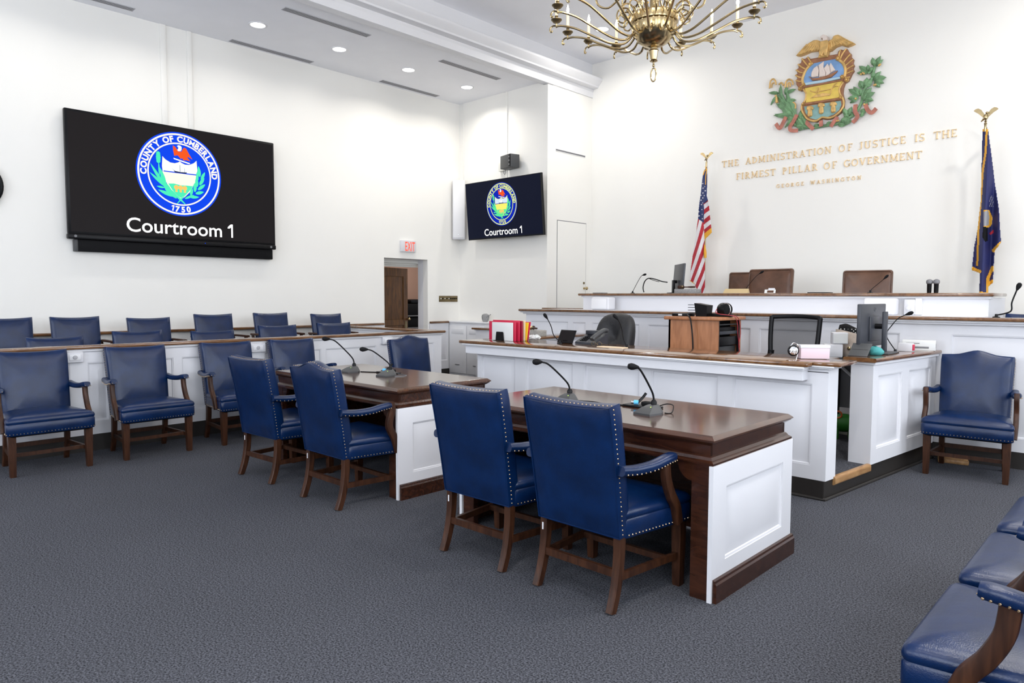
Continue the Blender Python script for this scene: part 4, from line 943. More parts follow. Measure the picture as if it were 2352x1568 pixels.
em('eagle_tail', 'gold_paint', [[(850, 400), (965, 380), (965, 432), (905, 436), (835, 445)]], 0, .09, .012, eg)
# branches: every leaf a folded little blade
def leaf3(m, b, t_, w_, d=.03, lift=.02):
    b, t_ = Vector(E2(*b)), Vector(E2(*t_)); D = t_-b; L = D.length; s = Vector((-D.y, D.x)).normalized(); w_ = w_*.00105*.5
    P = []
    for q, k in ((0, .25), (.25, .9), (.5, 1), (.75, .7), (1, 0)):
        c = b+D*q; P.append((c-s*w_*k, c, c+s*w_*k, q))
    vs = []; fs = []
    for l, c, r_, q in P:
        h = d+lift*sin(pi*q)
        vs += [ef(l.x, l.y, h-.012), ef(c.x, c.y, h+.006), ef(r_.x, r_.y, h-.012), ef(c.x, c.y, h-.022)]
    for i in range(len(P)-1):
        o = i*4; n_ = o+4; fs += [(o, o+1, n_+1, n_), (o+1, o+2, n_+2, n_+1), (o+2, o+3, n_+3, n_+2), (o+3, o, n_, n_+3)]
    m.add(vs, fs)
def leaves(lst, d=.04, name='leaf'):
    for b, t_, w_ in lst: m = MB(); leaf3(m, b, t_, w_, d+random.uniform(-.008, .012)); m.build(name, 'relief_green', EM, 20, world=True)
leaves([((520, 1340), (270, 910), 90), ((560, 1350), (380, 860), 80), ((520, 1200), (230, 1200), 70), ((470, 1150), (255, 1040), 70), ((520, 1190), (430, 960), 90), ((330, 960), (320, 790), 50), ((300, 900), (160, 895), 45), ((290, 920), (190, 1060), 45), ((400, 900), (520, 845), 50), ((380, 920), (420, 800), 50),
        ((430, 1000), (525, 990), 45), ((590, 1280), (590, 1120), 70), ((640, 1350), (540, 1220), 70), ((500, 1240), (380, 1360), 50), ((700, 1360), (500, 1330), 70), ((650, 1330), (560, 1400), 60), ((680, 1350), (590, 1180), 50), ((480, 1150), (360, 1000), 70), ((420, 1090), (300, 960), 60), ((460, 1230), (240, 1180), 50)])
leaves([((1570, 540), (1545, 430), 55), ((1580, 540), (1650, 405), 60), ((1590, 545), (1690, 455), 55), ((1570, 560), (1600, 470), 50), ((1490, 620), (1360, 540), 60), ((1490, 620), (1480, 520), 55), ((1480, 630), (1335, 635), 55), ((1500, 610), (1560, 560), 45), ((1560, 720), (1655, 610), 60), ((1560, 730), (1730, 690), 75), ((1570, 740), (1700, 770), 60), ((1570, 760), (1645, 825), 55),
        ((1550, 700), (1560, 610), 55), ((1440, 830), (1545, 700), 90), ((1420, 830), (1365, 735), 70), ((1450, 830), (1470, 690), 70), ((1380, 930), (1225, 850), 65), ((1370, 930), (1290, 815), 65), ((1390, 930), (1380, 830), 55), ((1360, 960), (1215, 975), 65), ((1350, 970), (1245, 1035), 55), ((1430, 960), (1530, 825), 75), ((1440, 970), (1580, 890), 70), ((1440, 980), (1560, 1000), 65),
        ((1420, 1040), (1500, 1050), 60), ((1420, 1000), (1480, 900), 60), ((1220, 1200), (1270, 1080), 60), ((1210, 1210), (1160, 1100), 55), ((1230, 1220), (1160, 1190), 50), ((1150, 1290), (1270, 1270), 80), ((1120, 1290), (1240, 1230), 70), ((1080, 1310), (1200, 1320), 70), ((1400, 1180), (1450, 1100), 70), ((1380, 1190), (1440, 1190), 60), ((1260, 1210), (1300, 1150), 50), ((920, 1330), (1020, 1290), 60), ((760, 1350), (840, 1320), 60)])
emt('branch_stem', 'relief_green', [[(430, 1110), (520, 1250), (640, 1340), (760, 1360), (900, 1335), (1100, 1300), (1230, 1230), (1330, 1150), (1400, 1010), (1420, 880), (1530, 720), (1565, 580), (1600, 500)], [(1490, 640), (1560, 560)], [(330, 920), (440, 1130)], [(400, 860), (460, 1150)]], .018, .03)
emt('corn_tassel', 'gold_paint', [[(178, 840), (190, 750), (222, 715), (255, 740), (265, 790)], [(205, 830), (212, 780), (240, 765)], [(300, 790), (335, 765), (365, 800)], [(385, 830), (395, 760), (430, 720), (480, 740), (490, 792)], [(415, 830), (425, 775), (450, 770), (452, 820)], [(520, 1110), (525, 1060), (500, 1030), (465, 1035)]], .011, .045)
emt('corn_cob', 'gold_paint', [[(262, 930), (275, 1030)]], .020, .04)
m = MB()
for X, Y in ((1640, 540), (1655, 528), (1400, 655), (1440, 648), (1425, 640), (1575, 800), (1595, 795), (1330, 980), (1445, 1055), (1080, 1275), (1100, 1270)):
    u, v = E2(X, Y); m.ball((u, YJ-.06, v), .014, nu=8, nv=6)
m.build('berries', 'gold_paint', EM, 60, world=True)
for l in ([(265, 1310), (320, 1375), (360, 1300), (405, 1220)], [(545, 1190), (500, 1290), (455, 1350), (470, 1400), (560, 1400)], [(660, 1280), (710, 1330), (765, 1385)], [(865, 1270), (872, 1350)], [(1085, 1220), (1040, 1290), (995, 1350)], [(1325, 1055), (1325, 1150), (1350, 1220), (1290, 1300)], [(1455, 1050), (1490, 1130), (1540, 1165), (1605, 1110)]):
    MB().sweep(smooth_path([ef(*E2(*q), .052+.012*(i % 2)) for i, q in enumerate(l)], 5), [(-.024, -.005), (.024, -.005), (.024, .005), (-.024, .005)], (0, -1, 0)).build('ribbon', 'relief_red', EM, 30, world=True)

# ------------------------------------------------------------------ raised inscription: serif capitals, each letter its own piece
def strokes(ch):
    """width, list of (polyline, thickness) in a unit-high cell, serifs"""
    TK, TN = .115, .062
    st = lambda x: ([(x, 0), (x, 1)], TK)
    sf = lambda x, y, w=.15: ([(x-w, y), (x+w, y)], TN)
    arc = lambda cx, cy, rx, ry, a, b, n=10: [(cx+rx*cos(rad(a+(b-a)*k/n)), cy+ry*sin(rad(a+(b-a)*k/n))) for k in range(n+1)]
    d = {'T': (.8, [([(.0, .97), (.8, .97)], TN), ([(.02, .97), (.02, .8)], TN), ([(.78, .97), (.78, .8)], TN), st(.4), sf(.4, .02)]),
         'H': (.9, [st(.17), st(.73), ([(.17, .5), (.73, .5)], TN), sf(.17, .02), sf(.17, .98), sf(.73, .02), sf(.73, .98)]),
         'E': (.7, [st(.17), ([(.02, .97), (.62, .97)], TN), ([(.6, .97), (.6, .82)], TN), ([(.17, .5), (.5, .5)], TN), ([(.02, .03), (.66, .03)], TN), ([(.64, .03), (.64, .2)], TN)]),
         'A': (.9, [([(.12, 0), (.45, 1)], TN), ([(.78, 0), (.45, 1)], TK), ([(.25, .34), (.67, .34)], TN), sf(.12, .02), sf(.78, .02)]),
         'D': (.85, [st(.17), (arc(.17, .5, .58, .47, 90, -90, 14), TK*.9), sf(.1, .98, .1), sf(.1, .02, .1)]),
         'M': (1.1, [([(.15, 0), (.18, 1)], TN), ([(.18, 1), (.55, .12)], TK), ([(.55, .12), (.92, 1)], TN), ([(.92, 1), (.95, 0)], TK), sf(.15, .02), sf(.95, .02), sf(.12, .98, .08), sf(.98, .98, .08)]),
         'I': (.36, [st(.18), sf(.18, .02), sf(.18, .98)]),
         'N': (.95, [([(.16, 0), (.16, 1)], TN), ([(.16, 1), (.78, 0)], TK), ([(.78, 0), (.78, 1)], TN), sf(.16, .02), sf(.1, .98, .1), sf(.78, .98)]),
         'S': (.66, [(arc(.33, .74, .25, .23, 30, 235, 10)+arc(.33, .27, .27, .25, 75, -150, 12), TK*.85), ([(.55, .85), (.57, .98)], TN), ([(.07, .15), (.05, .02)], TN)]),
         'R': (.82, [st(.17), (arc(.3, .75, .3, .23, 90, -90, 10), TK*.85), ([(.1, .98), (.3, .98)], TN), ([(.17, .52), (.3, .52)], TN), ([(.36, .5), (.72, .03)], TK*.9), sf(.17, .02), sf(.74, .02, .07)]),
         'O': (.9, [(arc(.45, .5, .38, .47, 0, 360, 24), TK*.85)]),
         'F': (.65, [st(.17), ([(.02, .97), (.62, .97)], TN), ([(.6, .97), (.6, .82)], TN), ([(.17, .5), (.48, .5)], TN), sf(.17, .02)]),
         'J': (.5, [([(.32, 1), (.32, .15)], TK), (arc(.15, .15, .17, .17, 0, -150, 8), TN), sf(.32, .98)]),
         'U': (.9, [([(.17, 1), (.17, .32)], TK), (arc(.44, .32, .27, .29, 180, 360, 12), TK*.8), ([(.71, .32), (.71, 1)], TN), sf(.17, .98), sf(.71, .98)]),
         'C': (.82, [(arc(.45, .5, .38, .47, 40, 320, 20), TK*.85), ([(.74, .8), (.76, .98)], TN)]),
         'P': (.72, [st(.17), (arc(.3, .73, .3, .25, 90, -90, 10), TK*.85), ([(.1, .98), (.3, .98)], TN), ([(.17, .48), (.3, .48)], TN), sf(.17, .02)]),
         'L': (.68, [st(.17), sf(.17, .98), ([(.02, .03), (.62, .03)], TN), ([(.6, .03), (.6, .2)], TN)]),
         'G': (.9, [(arc(.45, .5, .38, .47, 40, 330, 20), TK*.85), ([(.74, .8), (.76, .98)], TN), ([(.77, .42), (.77, .1)], TK), ([(.6, .43), (.88, .43)], TN)]),
         'V': (.9, [([(.12, 1), (.45, 0)], TK), ([(.78, 1), (.45, 0)], TN), sf(.12, .98), sf(.78, .98)]),
         'W': (1.25, [([(.1, 1), (.36, 0)], TK), ([(.36, 0), (.62, .95)], TN), ([(.62, .95), (.88, 0)], TK), ([(.88, 0), (1.14, 1)], TN), sf(.1, .98), sf(1.14, .98)])}
    return d[ch]
IN = thing('wall_inscription', 'raised gilt capital letters of a quotation on the judge wall below the coat of arms', 'inscription', (-3.42, YJ, 2.9))
def word(txt, px0, py0, px1, py1, h):
    a, b = PX(px0, py0, y=YJ), PX(px1, py1, y=YJ); ws = [strokes(c)[0] for c in txt]; n_ = len(txt)
    W_ = b.x-a.x; s = h; gap = (W_-sum(ws)*s)/max(1, n_-1)
    if gap < .012: s = (W_-.012*(n_-1))/sum(ws); gap = .012
    x = a.x
    for c, w_ in zip(txt, ws):
        m = MB()
        for line, tk in strokes(c)[1]:
            line = [Vector(p) for p in line]; L, R = [], []
            for i, p in enumerate(line):
                q0, q1 = line[max(0, i-1)], line[min(len(line)-1, i+1)]; e = (q1-q0).normalized(); s_ = Vector((-e.y, e.x))*tk/2
                L.append(p+s_); R.append(p-s_)
            for i in range(len(line)-1):
                Q = [L[i], L[i+1], R[i+1], R[i]]; m.ext([(x+q.x*s, a.z+(b.z-a.z)*(x-a.x)/max(W_, .01)+q.y*h) for q in Q], ef, 0, .014)
        m.build('letter', 'gold_letter', IN, 0, world=True); x += w_*s+gap
z_ = 620/2352
for txt, xa, xb in (('THE', 147, 292), ('ADMINISTRATION', 352, 1100), ('OF', 1163, 1283), ('JUSTICE', 1340, 1748), ('IS', 1825, 1912), ('THE', 1990, 2195)):
    yl = lambda X: 395+(130-395)*(X-165)/(2170-165)
    word(txt, 1620+xa*z_, 280+yl(xa)*z_, 1620+xb*z_, 280+yl(xb)*z_, .088)
for txt, xa, xb in (('FIRMEST', 272, 612), ('PILLAR', 673, 978), ('OF', 1033, 1147), ('GOVERNMENT', 1208, 1888)):
    yl = lambda X: 502+(318-502)*(X-285)/(1865-285)
    word(txt, 1620+xa*z_, 280+yl(xa)*z_, 1620+xb*z_, 280+yl(xb)*z_, .088)
for txt, xa, xb in (('GEORGE', 622, 860), ('WASHINGTON', 917, 1360)):
    yl = lambda X: 576+(500-576)*(X-622)/(1360-622)
    word(txt, 1620+xa*z_, 280+yl(xa)*z_, 1620+xb*z_, 280+yl(xb)*z_, .048)

# ------------------------------------------------------------------ flags on eagle-topped poles
def inside(p, poly):
    c = False; x, y = p; n = len(poly)
    for i in range(n):
        (x0, y0), (x1, y1) = poly[i], poly[i-1]
        if (y0 > y) != (y1 > y) and x < (x1-x0)*(y-y0)/(y1-y0)+x0: c = not c
    return c
def cloth(parent, ox, oy, k, yp, outline, colour, mats, stepx, stepy, amp, per, ph=0, name='flag_cloth'):
    """draped cloth: outline in crop pixels, folds run down it; colour(x, y) picks the material"""
    xs = [p[0] for p in outline]; ys = [p[1] for p in outline]; m = MB(); idx = {}
    def vid(i, j):
        if (i, j) not in idx:
            X, Y = min(xs)+i*stepx, min(ys)+j*stepy
            p = PX(ox+X*k, oy+Y*k, y=yp); dep = amp*min(1, .25+(Y-min(ys))/450.)*sin((X+.05*(Y-min(ys)))/per+ph); q = PX(ox+X*k, oy+Y*k, y=yp+dep)
            idx[(i, j)] = len(m.v); m.v.append(q)
        return idx[(i, j)]
    for i in range(int((max(xs)-min(xs))/stepx)+1):
        for j in range(int((max(ys)-min(ys))/stepy)+1):
            c = (min(xs)+(i+.5)*stepx, min(ys)+(j+.5)*stepy)
            if inside(c, outline): m.f.append([vid(i, j), vid(i+1, j), vid(i+1, j+1), vid(i, j+1)]); m.m.append(colour(*c))
    o = m.build(name, mats, parent, 60, world=True)
    md = o.modifiers.new('s', 'SOLIDIFY'); md.thickness = .006; md.offset = 0
    return o
def finial(parent, p, s=1.0, rz=0):
    M_ = Matrix.Translation(p) @ Matrix.Rotation(rz, 4, 'Z') @ Matrix.Scale(s, 4)
    MB().lathe([(.014, -.16), (.016, -.06), (.022, -.05), (.012, -.03), (.02, -.01), (.004, .0)], 12, M=M_).build('finial_socket', 'brass', parent, world=True)
    e = MB(); e.ball((0, 0, .045), .03, (1, .9, 1.5), 10, 8, M=M_).ball((.012, -.01, .10), .017, (1.2, 1, 1), 10, 6, M=M_).tube([(.03, -.012, .10), (.045, -.015, .09)], [.006, .001], 6, M=M_).tube([(-.02, .01, .02), (-.05, .03, -.01)], [.018, .006], 6, M=M_)
    e = e.build('finial_eagle', 'brass', parent, world=True)
    for s_, w_ in ((-1, 1), (1, 1)):
        m = MB(); R = []
        for q, hw in ((0, .03), (.3, .04), (.6, .034), (.85, .02), (1, .004)):
            c = Vector((s_*(.02+.125*q), .01, .06+.085*q+.03*sin(pi*q)))
            R.append([c+Vector((0, -.006, hw)), c+Vector((0, .006, hw)), c+Vector((0, .006, -hw)), c+Vector((0, -.006, -hw))])
        m.loft(R, M=M_); m.build('finial_wing', 'brass', e, world=True)
FY = 9.30
# national flag
bt, tp = PX(1617.5, 660, y=FY+.09), PX(1622.5, 372, y=FY)
t = thing('flag_on_pole', 'red white and blue striped flag draped on an eagle-topped pole behind the judge bench', 'flag', (bt.x, FY, .55))
MB().tube([(bt.x, FY+.09, .55), (tp.x, FY+.0, tp.z)], .013, 10).build('pole', 'brass', t, world=True); MB().lathe([(.16, 0), (.16, .02), (.05, .05), (.02, .09)], 24, M=Matrix.Translation((bt.x, FY+.09, .55))).build('stand', 'dark_brass', t, world=True)
finial(t, PX(1623, 367, y=FY)+Vector((0, 0, .0)), .62, rad(20))
k_ = 120/509
can = [(245, 300), (270, 270), (273, 430), (268, 550), (278, 590), (240, 625), (238, 812), (185, 778), (190, 690), (200, 600), (215, 500), (225, 400), (235, 330)]
rgt = [(278, 590), (290, 650), (300, 760), (318, 905), (245, 978), (239, 860), (236, 625)]
lng = [(185, 775), (238, 812), (246, 980), (250, 1250), (250, 1500), (196, 1500), (150, 1408), (103, 1378), (115, 1250), (140, 1080), (165, 930), (176, 830)]
cloth(t, 1560, 320, k_, FY, can, lambda x, y: 0, ['flag_blue'], 2.5, 4, .045, 17, 1, 'flag_canton')
def cr(x, y):
    v = (y-(600+ (290-x)*.75)); b = int(v//48)
    if y > 905+(318-x)*.72: return 2
    return 1 if b % 2 else 0
cloth(t, 1560, 320, k_, FY-.02, rgt, lambda x, y: (2 if y-(600+(285-x)*.78) > 285 else (0 if int((y-(600+(285-x)*.78))//49) % 2 else 1)), ['flag_red', 'flag_white', 'flag_gold'], 2.5, 4, .03, 19, 0, 'flag_fly')
def cl(x, y):
    if x < 152 and y > 1372+(x-103)*.6: return 2
    s = (x-185)+(.235+.00013*(y-780))*(y-780)
    return 0 if int((s+20)//33) % 2 == 0 else 1
cloth(t, 1560, 320, k_, FY, lng, cl, ['flag_red', 'flag_white', 'flag_gold'], 2.5, 4, .05, 21, .6, 'flag_stripes')
for X, Y, r_ in ((230, 430, 9), (232, 475, 10), (254, 500, 11), (231, 522, 10), (213, 545, 9), (230, 570, 10), (213, 592, 10), (217, 635, 9), (221, 683, 8), (192, 705, 9), (194, 745, 11), (224, 730, 7), (226, 772, 9), (250, 460, 7), (244, 548, 8), (228, 618, 7)):
    c = PX(1560+X*k_, 320+Y*k_, y=FY-.055); R = r_*.0014
    MB().add([c+Vector((R*(1 if q % 2 == 0 else .42)*sin(q*pi/5), 0, R*(1 if q % 2 == 0 else .42)*cos(q*pi/5))) for q in range(10)], [list(range(10))]).build('star', 'flag_white', t, 0, world=True)
m = MB(); MB().tube(smooth_path([PX(1620, 383, y=FY-.03), PX(1623, 390, y=FY-.05), PX(1621, 405, y=FY-.06), PX(1620.5, 424, y=FY-.06)]), .006, 6).build('gold_cord', 'flag_gold', t, world=True); MB().tube(smooth_path([PX(1624, 388, y=FY-.03), PX(1618, 393, y=FY-.05), PX(1615, 402, y=FY-.05)]), .008, 6).build('gold_cord', 'flag_gold', t, world=True); MB().tube([PX(1618.5, 562, y=FY+.01), PX(1619.5, 580, y=FY), PX(1620, 592, y=FY)], [.008, .022, .018], 8).build('tassel', 'flag_gold', t, world=True)
# state flag
k_ = 172/562
bt, tp = PX(2263, 665, y=FY), PX(2262.5, 292, y=FY)
t = thing('flag_on_pole', 'dark blue flag with gold fringe and coat of arms draped on an eagle-topped pole', 'flag', (bt.x, FY, .55))
MB().tube([(bt.x, FY+.03, .55), (tp.x, FY+.03, tp.z)], .016, 10).build('pole', 'rail_wood', t, world=True); MB().lathe([(.16, 0), (.16, .02), (.05, .05), (.02, .09)], 24, M=Matrix.Translation((bt.x, FY+.03, .55))).build('stand', 'dark_brass', t, world=True)
finial(t, PX(2264, 276, y=FY)+Vector((0, 0, .0)), .78, rad(20))
out = [(252, 250), (292, 250), (302, 330), (340, 640), (372, 850), (388, 1100), (340, 1165), (332, 1290), (328, 1400), (293, 1432), (290, 1490), (228, 1485), (232, 1330), (172, 1308), (190, 1130), (215, 1000), (240, 780), (246, 500)]
def seg(p, a, b, w_):
    ax, ay = a; bx, by_ = b; q = max(0, min(1, ((p[0]-ax)*(bx-ax)+(p[1]-ay)*(by_-ay))/((bx-ax)**2+(by_-ay)**2))); return math.hypot(p[0]-ax-(bx-ax)*q, p[1]-ay-(by_-ay)*q) < w_
FR = [((284, 250), (276, 420)), ((276, 420), (255, 560)), ((255, 560), (238, 800)), ((238, 800), (222, 1000)), ((222, 1000), (213, 1270)), ((172, 1295), (232, 1318)), ((388, 1105), (336, 1160)), ((328, 1290), (290, 1370)), ((290, 1370), (288, 1485)), ((226, 1478), (275, 1490)), ((300, 1412), (328, 1392)), ((255, 255), (290, 255))]
def cp(x, y):
    for i, (a, b) in enumerate(FR):
        if seg((x, y), a, b, 8 if i < 5 else 13): return 1
    if inside((x, y), [(262, 870), (290, 858), (300, 905), (295, 970), (262, 978)]): return 3
    if inside((x, y), [(262, 858), (300, 858), (325, 915), (318, 965), (298, 990), (258, 980)]): return 1
    if inside((x, y), [(300, 1030), (335, 1005), (335, 1030), (305, 1045)]): return 4
    if inside((x, y), [(256, 985), (290, 980), (290, 1090), (268, 1095), (252, 1060)]): return 2
    if inside((x, y), [(298, 770), (312, 735), (330, 770), (332, 830), (300, 830)]) and (int(x+y*.4) % 15) < 5: return 3
    return 0
cloth(t, 2180, 220, k_, FY, out, cp, ['flag_navy', 'flag_gold', 'black_matte', 'flag_grey', 'flag_red'], 4, 6, .055, 18, .4)

# ------------------------------------------------------------------ brass chandelier
CX, CY = -3.30, 5.22
t = thing('chandelier', 'large brass candle-arm chandelier hanging from the centre ceiling', 'chandelier', (CX, CY, 3.3))
MB().lathe([(.004, .20), (.07, .205), (.13, .24), (.17, .30), (.183, .345), (.186, .38), (.172, .385), (.168, .39), (.172, .395)], 36).build('bowl', 'brass', t)
MB().lathe([(.172, .38), (.196, .39), (.20, .41), (.20, .445), (.192, .455), (.186, .46), (.12, .465), (.05, .47)], 40).build('rim_band', 'brass', t)
m = MB()
for k in range(24):
    a = 2*pi*k/24; m.lathe([(.006, 0), (.011, .01), (.006, .022), (.013, .05), (.006, .075), (.010, .085)], 7, M=Matrix.Translation((.176*cos(a), .176*sin(a), .302)))
m.build('balusters', 'brass', t)
MB().lathe([(.012, .075), (.030, .08), (.034, .085), (.026, .095), (.033, .15), (.036, .165), (.043, .170), (.030, .178), (.030, .19), (.050, .20), (.054, .208), (.045, .215), (.03, .22)], 24, flute=.04, nf=8).build('finial', 'brass', t)
MB().tube([(0, 0, .04), (0, 0, .08)], .008).ball((0, 0, .045), .012, nu=8, nv=6).build('finial_neck', 'brass', t)
MB().tube([(.026*cos(q*pi/10), .0, -.03+.055*sin(q*pi/10)) for q in range(20)], .006, 8, closed=True).build('pull_ring', 'brass', t)
MB().lathe([(.05, .46), (.04, .52), (.035, .62), (.045, .66), (.03, .70), (.03, 1.0), (.06, 1.03), (.03, 1.08), (.025, 1.3), (.08, 1.33), (.10, 1.40), (.05, 1.48), (.015, 1.5), (.015, 1.9), (.09, 1.92), (.10, 1.955), (.02, 1.96)], 24).build('stem', 'brass', t)
def arm(ang, prof, rr_, cup_r, cup_z, scroll=True, cr=.048, nm='arm'):
    M_ = Matrix.Rotation(ang, 4, 'Z')
    pts = smooth_path([(p[0], 0, p[1]) for p in prof], 5)
    a = MB().tube(pts, rr_, 7, M=M_)
    if scroll:
        a.tube(smooth_path([(cup_r, 0, cup_z-.03), (cup_r+.03, 0, cup_z-.028), (cup_r+.052, 0, cup_z-.045), (cup_r+.055, 0, cup_z-.07), (cup_r+.042, 0, cup_z-.078), (cup_r+.036, 0, cup_z-.066)], 4), [rr_*.8]*20+[rr_*.7], 6, M=M_)
    a.lathe([(.004, -.045), (.010, -.036), (.006, -.026), (.009, -.018), (.006, -.008), (.007, 0)], 8, M=M_ @ Matrix.Translation((cup_r, 0, cup_z)))
    a = a.build(nm, 'brass', t)
    c = MB().lathe([(.008, -.004), (.03, .0), (cr, .020), (cr*1.0, .024), (.030, .010), (.012, .008)], 16, M=M_ @ Matrix.Translation((cup_r, 0, cup_z))); c.lathe([(.011, .006), (.011, .045), (.015, .05), (.015, .056), (.011, .058)], 10, M=M_ @ Matrix.Translation((cup_r, 0, cup_z))); c.build('drip_cup', 'dark_brass', a)
    MB().lathe([(.0125, .05), (.0125, .185), (.010, .19)], 10, M=M_ @ Matrix.Translation((cup_r, 0, cup_z))).build('candle', 'candle', a)
    MB().lathe([(.005, .188), (.012, .205), (.012, .22), (.006, .245), (.001, .262)], 8, M=M_ @ Matrix.Translation((cup_r, 0, cup_z))).build('bulb', 'bulb', a)
NA = 17
for k in range(NA):
    arm(rad(41.5)+2*pi*k/NA, [(.165, .36), (.185, .30), (.25, .245), (.36, .255), (.50, .32), (.66, .40), (.78, .432), (.835, .430)], .0095, .83, .465)
for k in range(8):
    arm(rad(20)+2*pi*k/8, [(.10, .60), (.20, .66), (.30, .64), (.40, .58), (.49, .62), (.51, .72), (.47, .76)], .009, .48, .82, True, .046, 'upper_arm')
for k in range(17):
    M_ = Matrix.Rotation(rad(30)+2*pi*k/17, 4, 'Z')
    MB().tube(smooth_path([(.17, 0, .46), (.23, 0, .52), (.30, 0, .50), (.31, 0, .43), (.26, 0, .40), (.23, 0, .44), (.26, 0, .47)], 5), .007, 6, M=M_).build('scroll', 'brass', t)
for k in range(6):
    a = 2*pi*k/6; p0, p1 = Vector((.15*cos(a), .15*sin(a), .47)), Vector((.07*cos(a), .07*sin(a), 1.36)); N_ = 22
    m = MB()
    for j in range(N_):
        c = p0+(p1-p0)*((j+.5)/N_); tw = a+(pi/2 if j % 2 else 0); ux = Vector((cos(tw), sin(tw), 0))
        m.tube([c+ux*(.008*cos(q*pi/4))+Vector((0, 0, .027*sin(q*pi/4))) for q in range(8)], .003, 5, closed=True)
    m.build('chain', 'brass', t)

# ------------------------------------------------------------------ things on the clerk counter
CZ = .9575
g = 'folders standing on the clerk counter'
def board(name, lab, cat, mat, x0, x1, y, z1, th=.004, lean=0, group=None, r=.0015):
    t_ = MB().rbox(x0, x1, -th/2, th/2, 0, z1-CZ, r)
    M_ = Matrix.Translation((0, y, CZ)) @ Matrix.Rotation(rad(lean), 4, 'X'); t_.v = [M_ @ v for v in t_.v]
    return tag(t_.build(name, mat, None), lab, cat, group)
zt1 = PX(1132, 737, y=5.12).z; zt2 = PX(1150, 734.5, y=5.15).z
board('paper_sheet', 'white sheet standing in front of the red folders on the clerk counter', 'paper', 'paper', -5.085, -4.79, 5.085, PX(1150, 740, y=5.08).z, .004)
board('file_folder', 'bright red folder standing directly behind the white sheet on the clerk counter', 'folder', 'red_card', -5.14, -4.765, 5.100, zt1, .008, 0, g)
board('file_folder', 'bright red folder, tallest of the standing folders on the clerk counter', 'folder', 'red_card', -5.12, -4.745, 5.135, zt2, .008, 0, g)
board('file_folder', 'dark red folder standing behind the bright red folders on the clerk counter', 'folder', 'dark_red_card', -5.12, -4.735, 5.165, zt2-.004, .012, 0, g)
board('file_folder', 'cream folder standing between red and yellow folders on the clerk counter', 'folder', 'cream_card', -5.10, -4.735, 5.20, zt2-.002, .012, 0, g)
board('file_folder', 'yellow folder leaning back behind the cream folder on the clerk counter', 'folder', 'yellow_card', -5.10, -4.735, 5.225, zt2-.02, .010, -9, g)
board('file_folder', 'red folder leaning back behind the yellow folder, last in the stack on the clerk counter', 'folder', 'red_card', -5.10, -4.735, 5.245, zt2-.012, .008, -13, g)
t = thing('bookend', 'small black metal bookend before the white sheet on the clerk counter', 'bookend', (-4.965, 5.055, CZ))
m = MB(); m.ext([(-.058, 0), (.058, 0), (.048, .082), (.042, .088), (-.042, .088), (-.048, .082)], lambda u, v, d: Vector((u, .02-d, v)), 0, .004); m.build('upright', 'black', t, 0); MB().box(-.055, .055, -.02, .02, 0, .003).build('foot', 'black', t, 0)
m = MB()
for k in range(9): m.ball((random.uniform(-.05, .05), random.uniform(-.03, .03), .02+random.uniform(0, .02)), .025, (1.2, .8, .9), 6, 4)
for v in m.v: v += Vector((random.uniform(-.007, .007), random.uniform(-.007, .007), random.uniform(-.004, .007)))
for v in m.v: v.z = max(.0, v.z)
o = m.build('crumpled_tissue', 'paper', None, 0); o.location = (-4.72, 5.32, CZ); tag(o, 'crumpled white tissue beside the folders on the clerk counter', 'tissue')
neck_mic('counter_microphone', 'black gooseneck microphone beside the tablet on the clerk counter', (-4.215, 5.12, CZ), PX(1254, 727, y=5.04), 0, stand=False, r=.0045, hr=.015, mid=[PX(1272, 770, y=5.10), PX(1266, 750, y=5.08), PX(1259, 735, y=5.05)])
neck_mic('counter_microphone', 'black gooseneck microphone on the clerk counter before the black padded office chair', (-3.50, 5.17, CZ), PX(1415, 729, y=5.06), 0, stand=False, r=.004, hr=.014, mid=[PX(1432, 778, y=5.15), PX(1428, 755, y=5.12), PX(1422, 738, y=5.08)])
t = thing('tablet', 'black tablet tilted back on its stand beside the desk phone', 'tablet', (-4.235, 5.22, CZ), rad(-8))
Mt = Matrix.Rotation(rad(-24), 4, 'X')
MB().rbox(-.11, .10, -.006, .006, .0, .135, .004, M=Mt).build('body', 'black', t); MB().box(-.1, .09, -.0075, -.006, .01, .125, M=Mt).build('screen', 'scr_black', t, 0); MB().box(-.03, .03, .0, .07, 0, .03).build('stand', 'black', t, 0)
t = thing('desk_phone', 'dark grey desk phone with handset beside the black office chair', 'telephone', (-3.985, 5.31, CZ), rad(-6))
MB().loft([[(-.13, -.09, 0), (.12, -.09, 0), (.12, .09, 0), (-.13, .09, 0)], [(-.13, -.09, .02), (.12, -.09, .02), (.12, .09, .10), (-.13, .09, .10)]]).build('body', 'steel_grey', t, 20)
MB().sweep(smooth_path([(.095, -.10, .05), (.095, -.06, .078), (.095, .06, .13), (.095, .10, .125)]), rr(.05, .035, .014, 3)).build('handset', 'dark_grey', t)
m = MB()
for i in range(4):
    for j in range(3): m.rbox(-.09+.03*j, -.07+.03*j, -.07+.022*i, -.056+.022*i, .028+.0098*i, .04+.0098*i, .002)
m.build('keys', 'black', t); MB().rbox(-.11, .02, .03, .10, .085, .125, .006).build('display', 'steel_grey', t)
o = MB().box(-3.72, -3.45, 5.03, 5.12, CZ, CZ+.006).build('note_pad', 'cream_card', None, 0); tag(o, 'pale yellow note pad lying on the clerk counter before the black chair', 'note pad')
t = thing('eyeglasses', 'thin folded eyeglasses lying on the clerk counter by the note pad', 'glasses', (-3.76, 5.08, CZ))
for s in (-1, 1): MB().tube([(s*.033+.024*cos(q*pi/6), 0, .024+.018*sin(q*pi/6)) for q in range(12)], .002, 5, closed=True).build('rim', 'dark_brass', t); MB().tube([(s*.06, 0, .026), (s*.05, .10, .01)], .002, 5).build('temple', 'dark_brass', t)
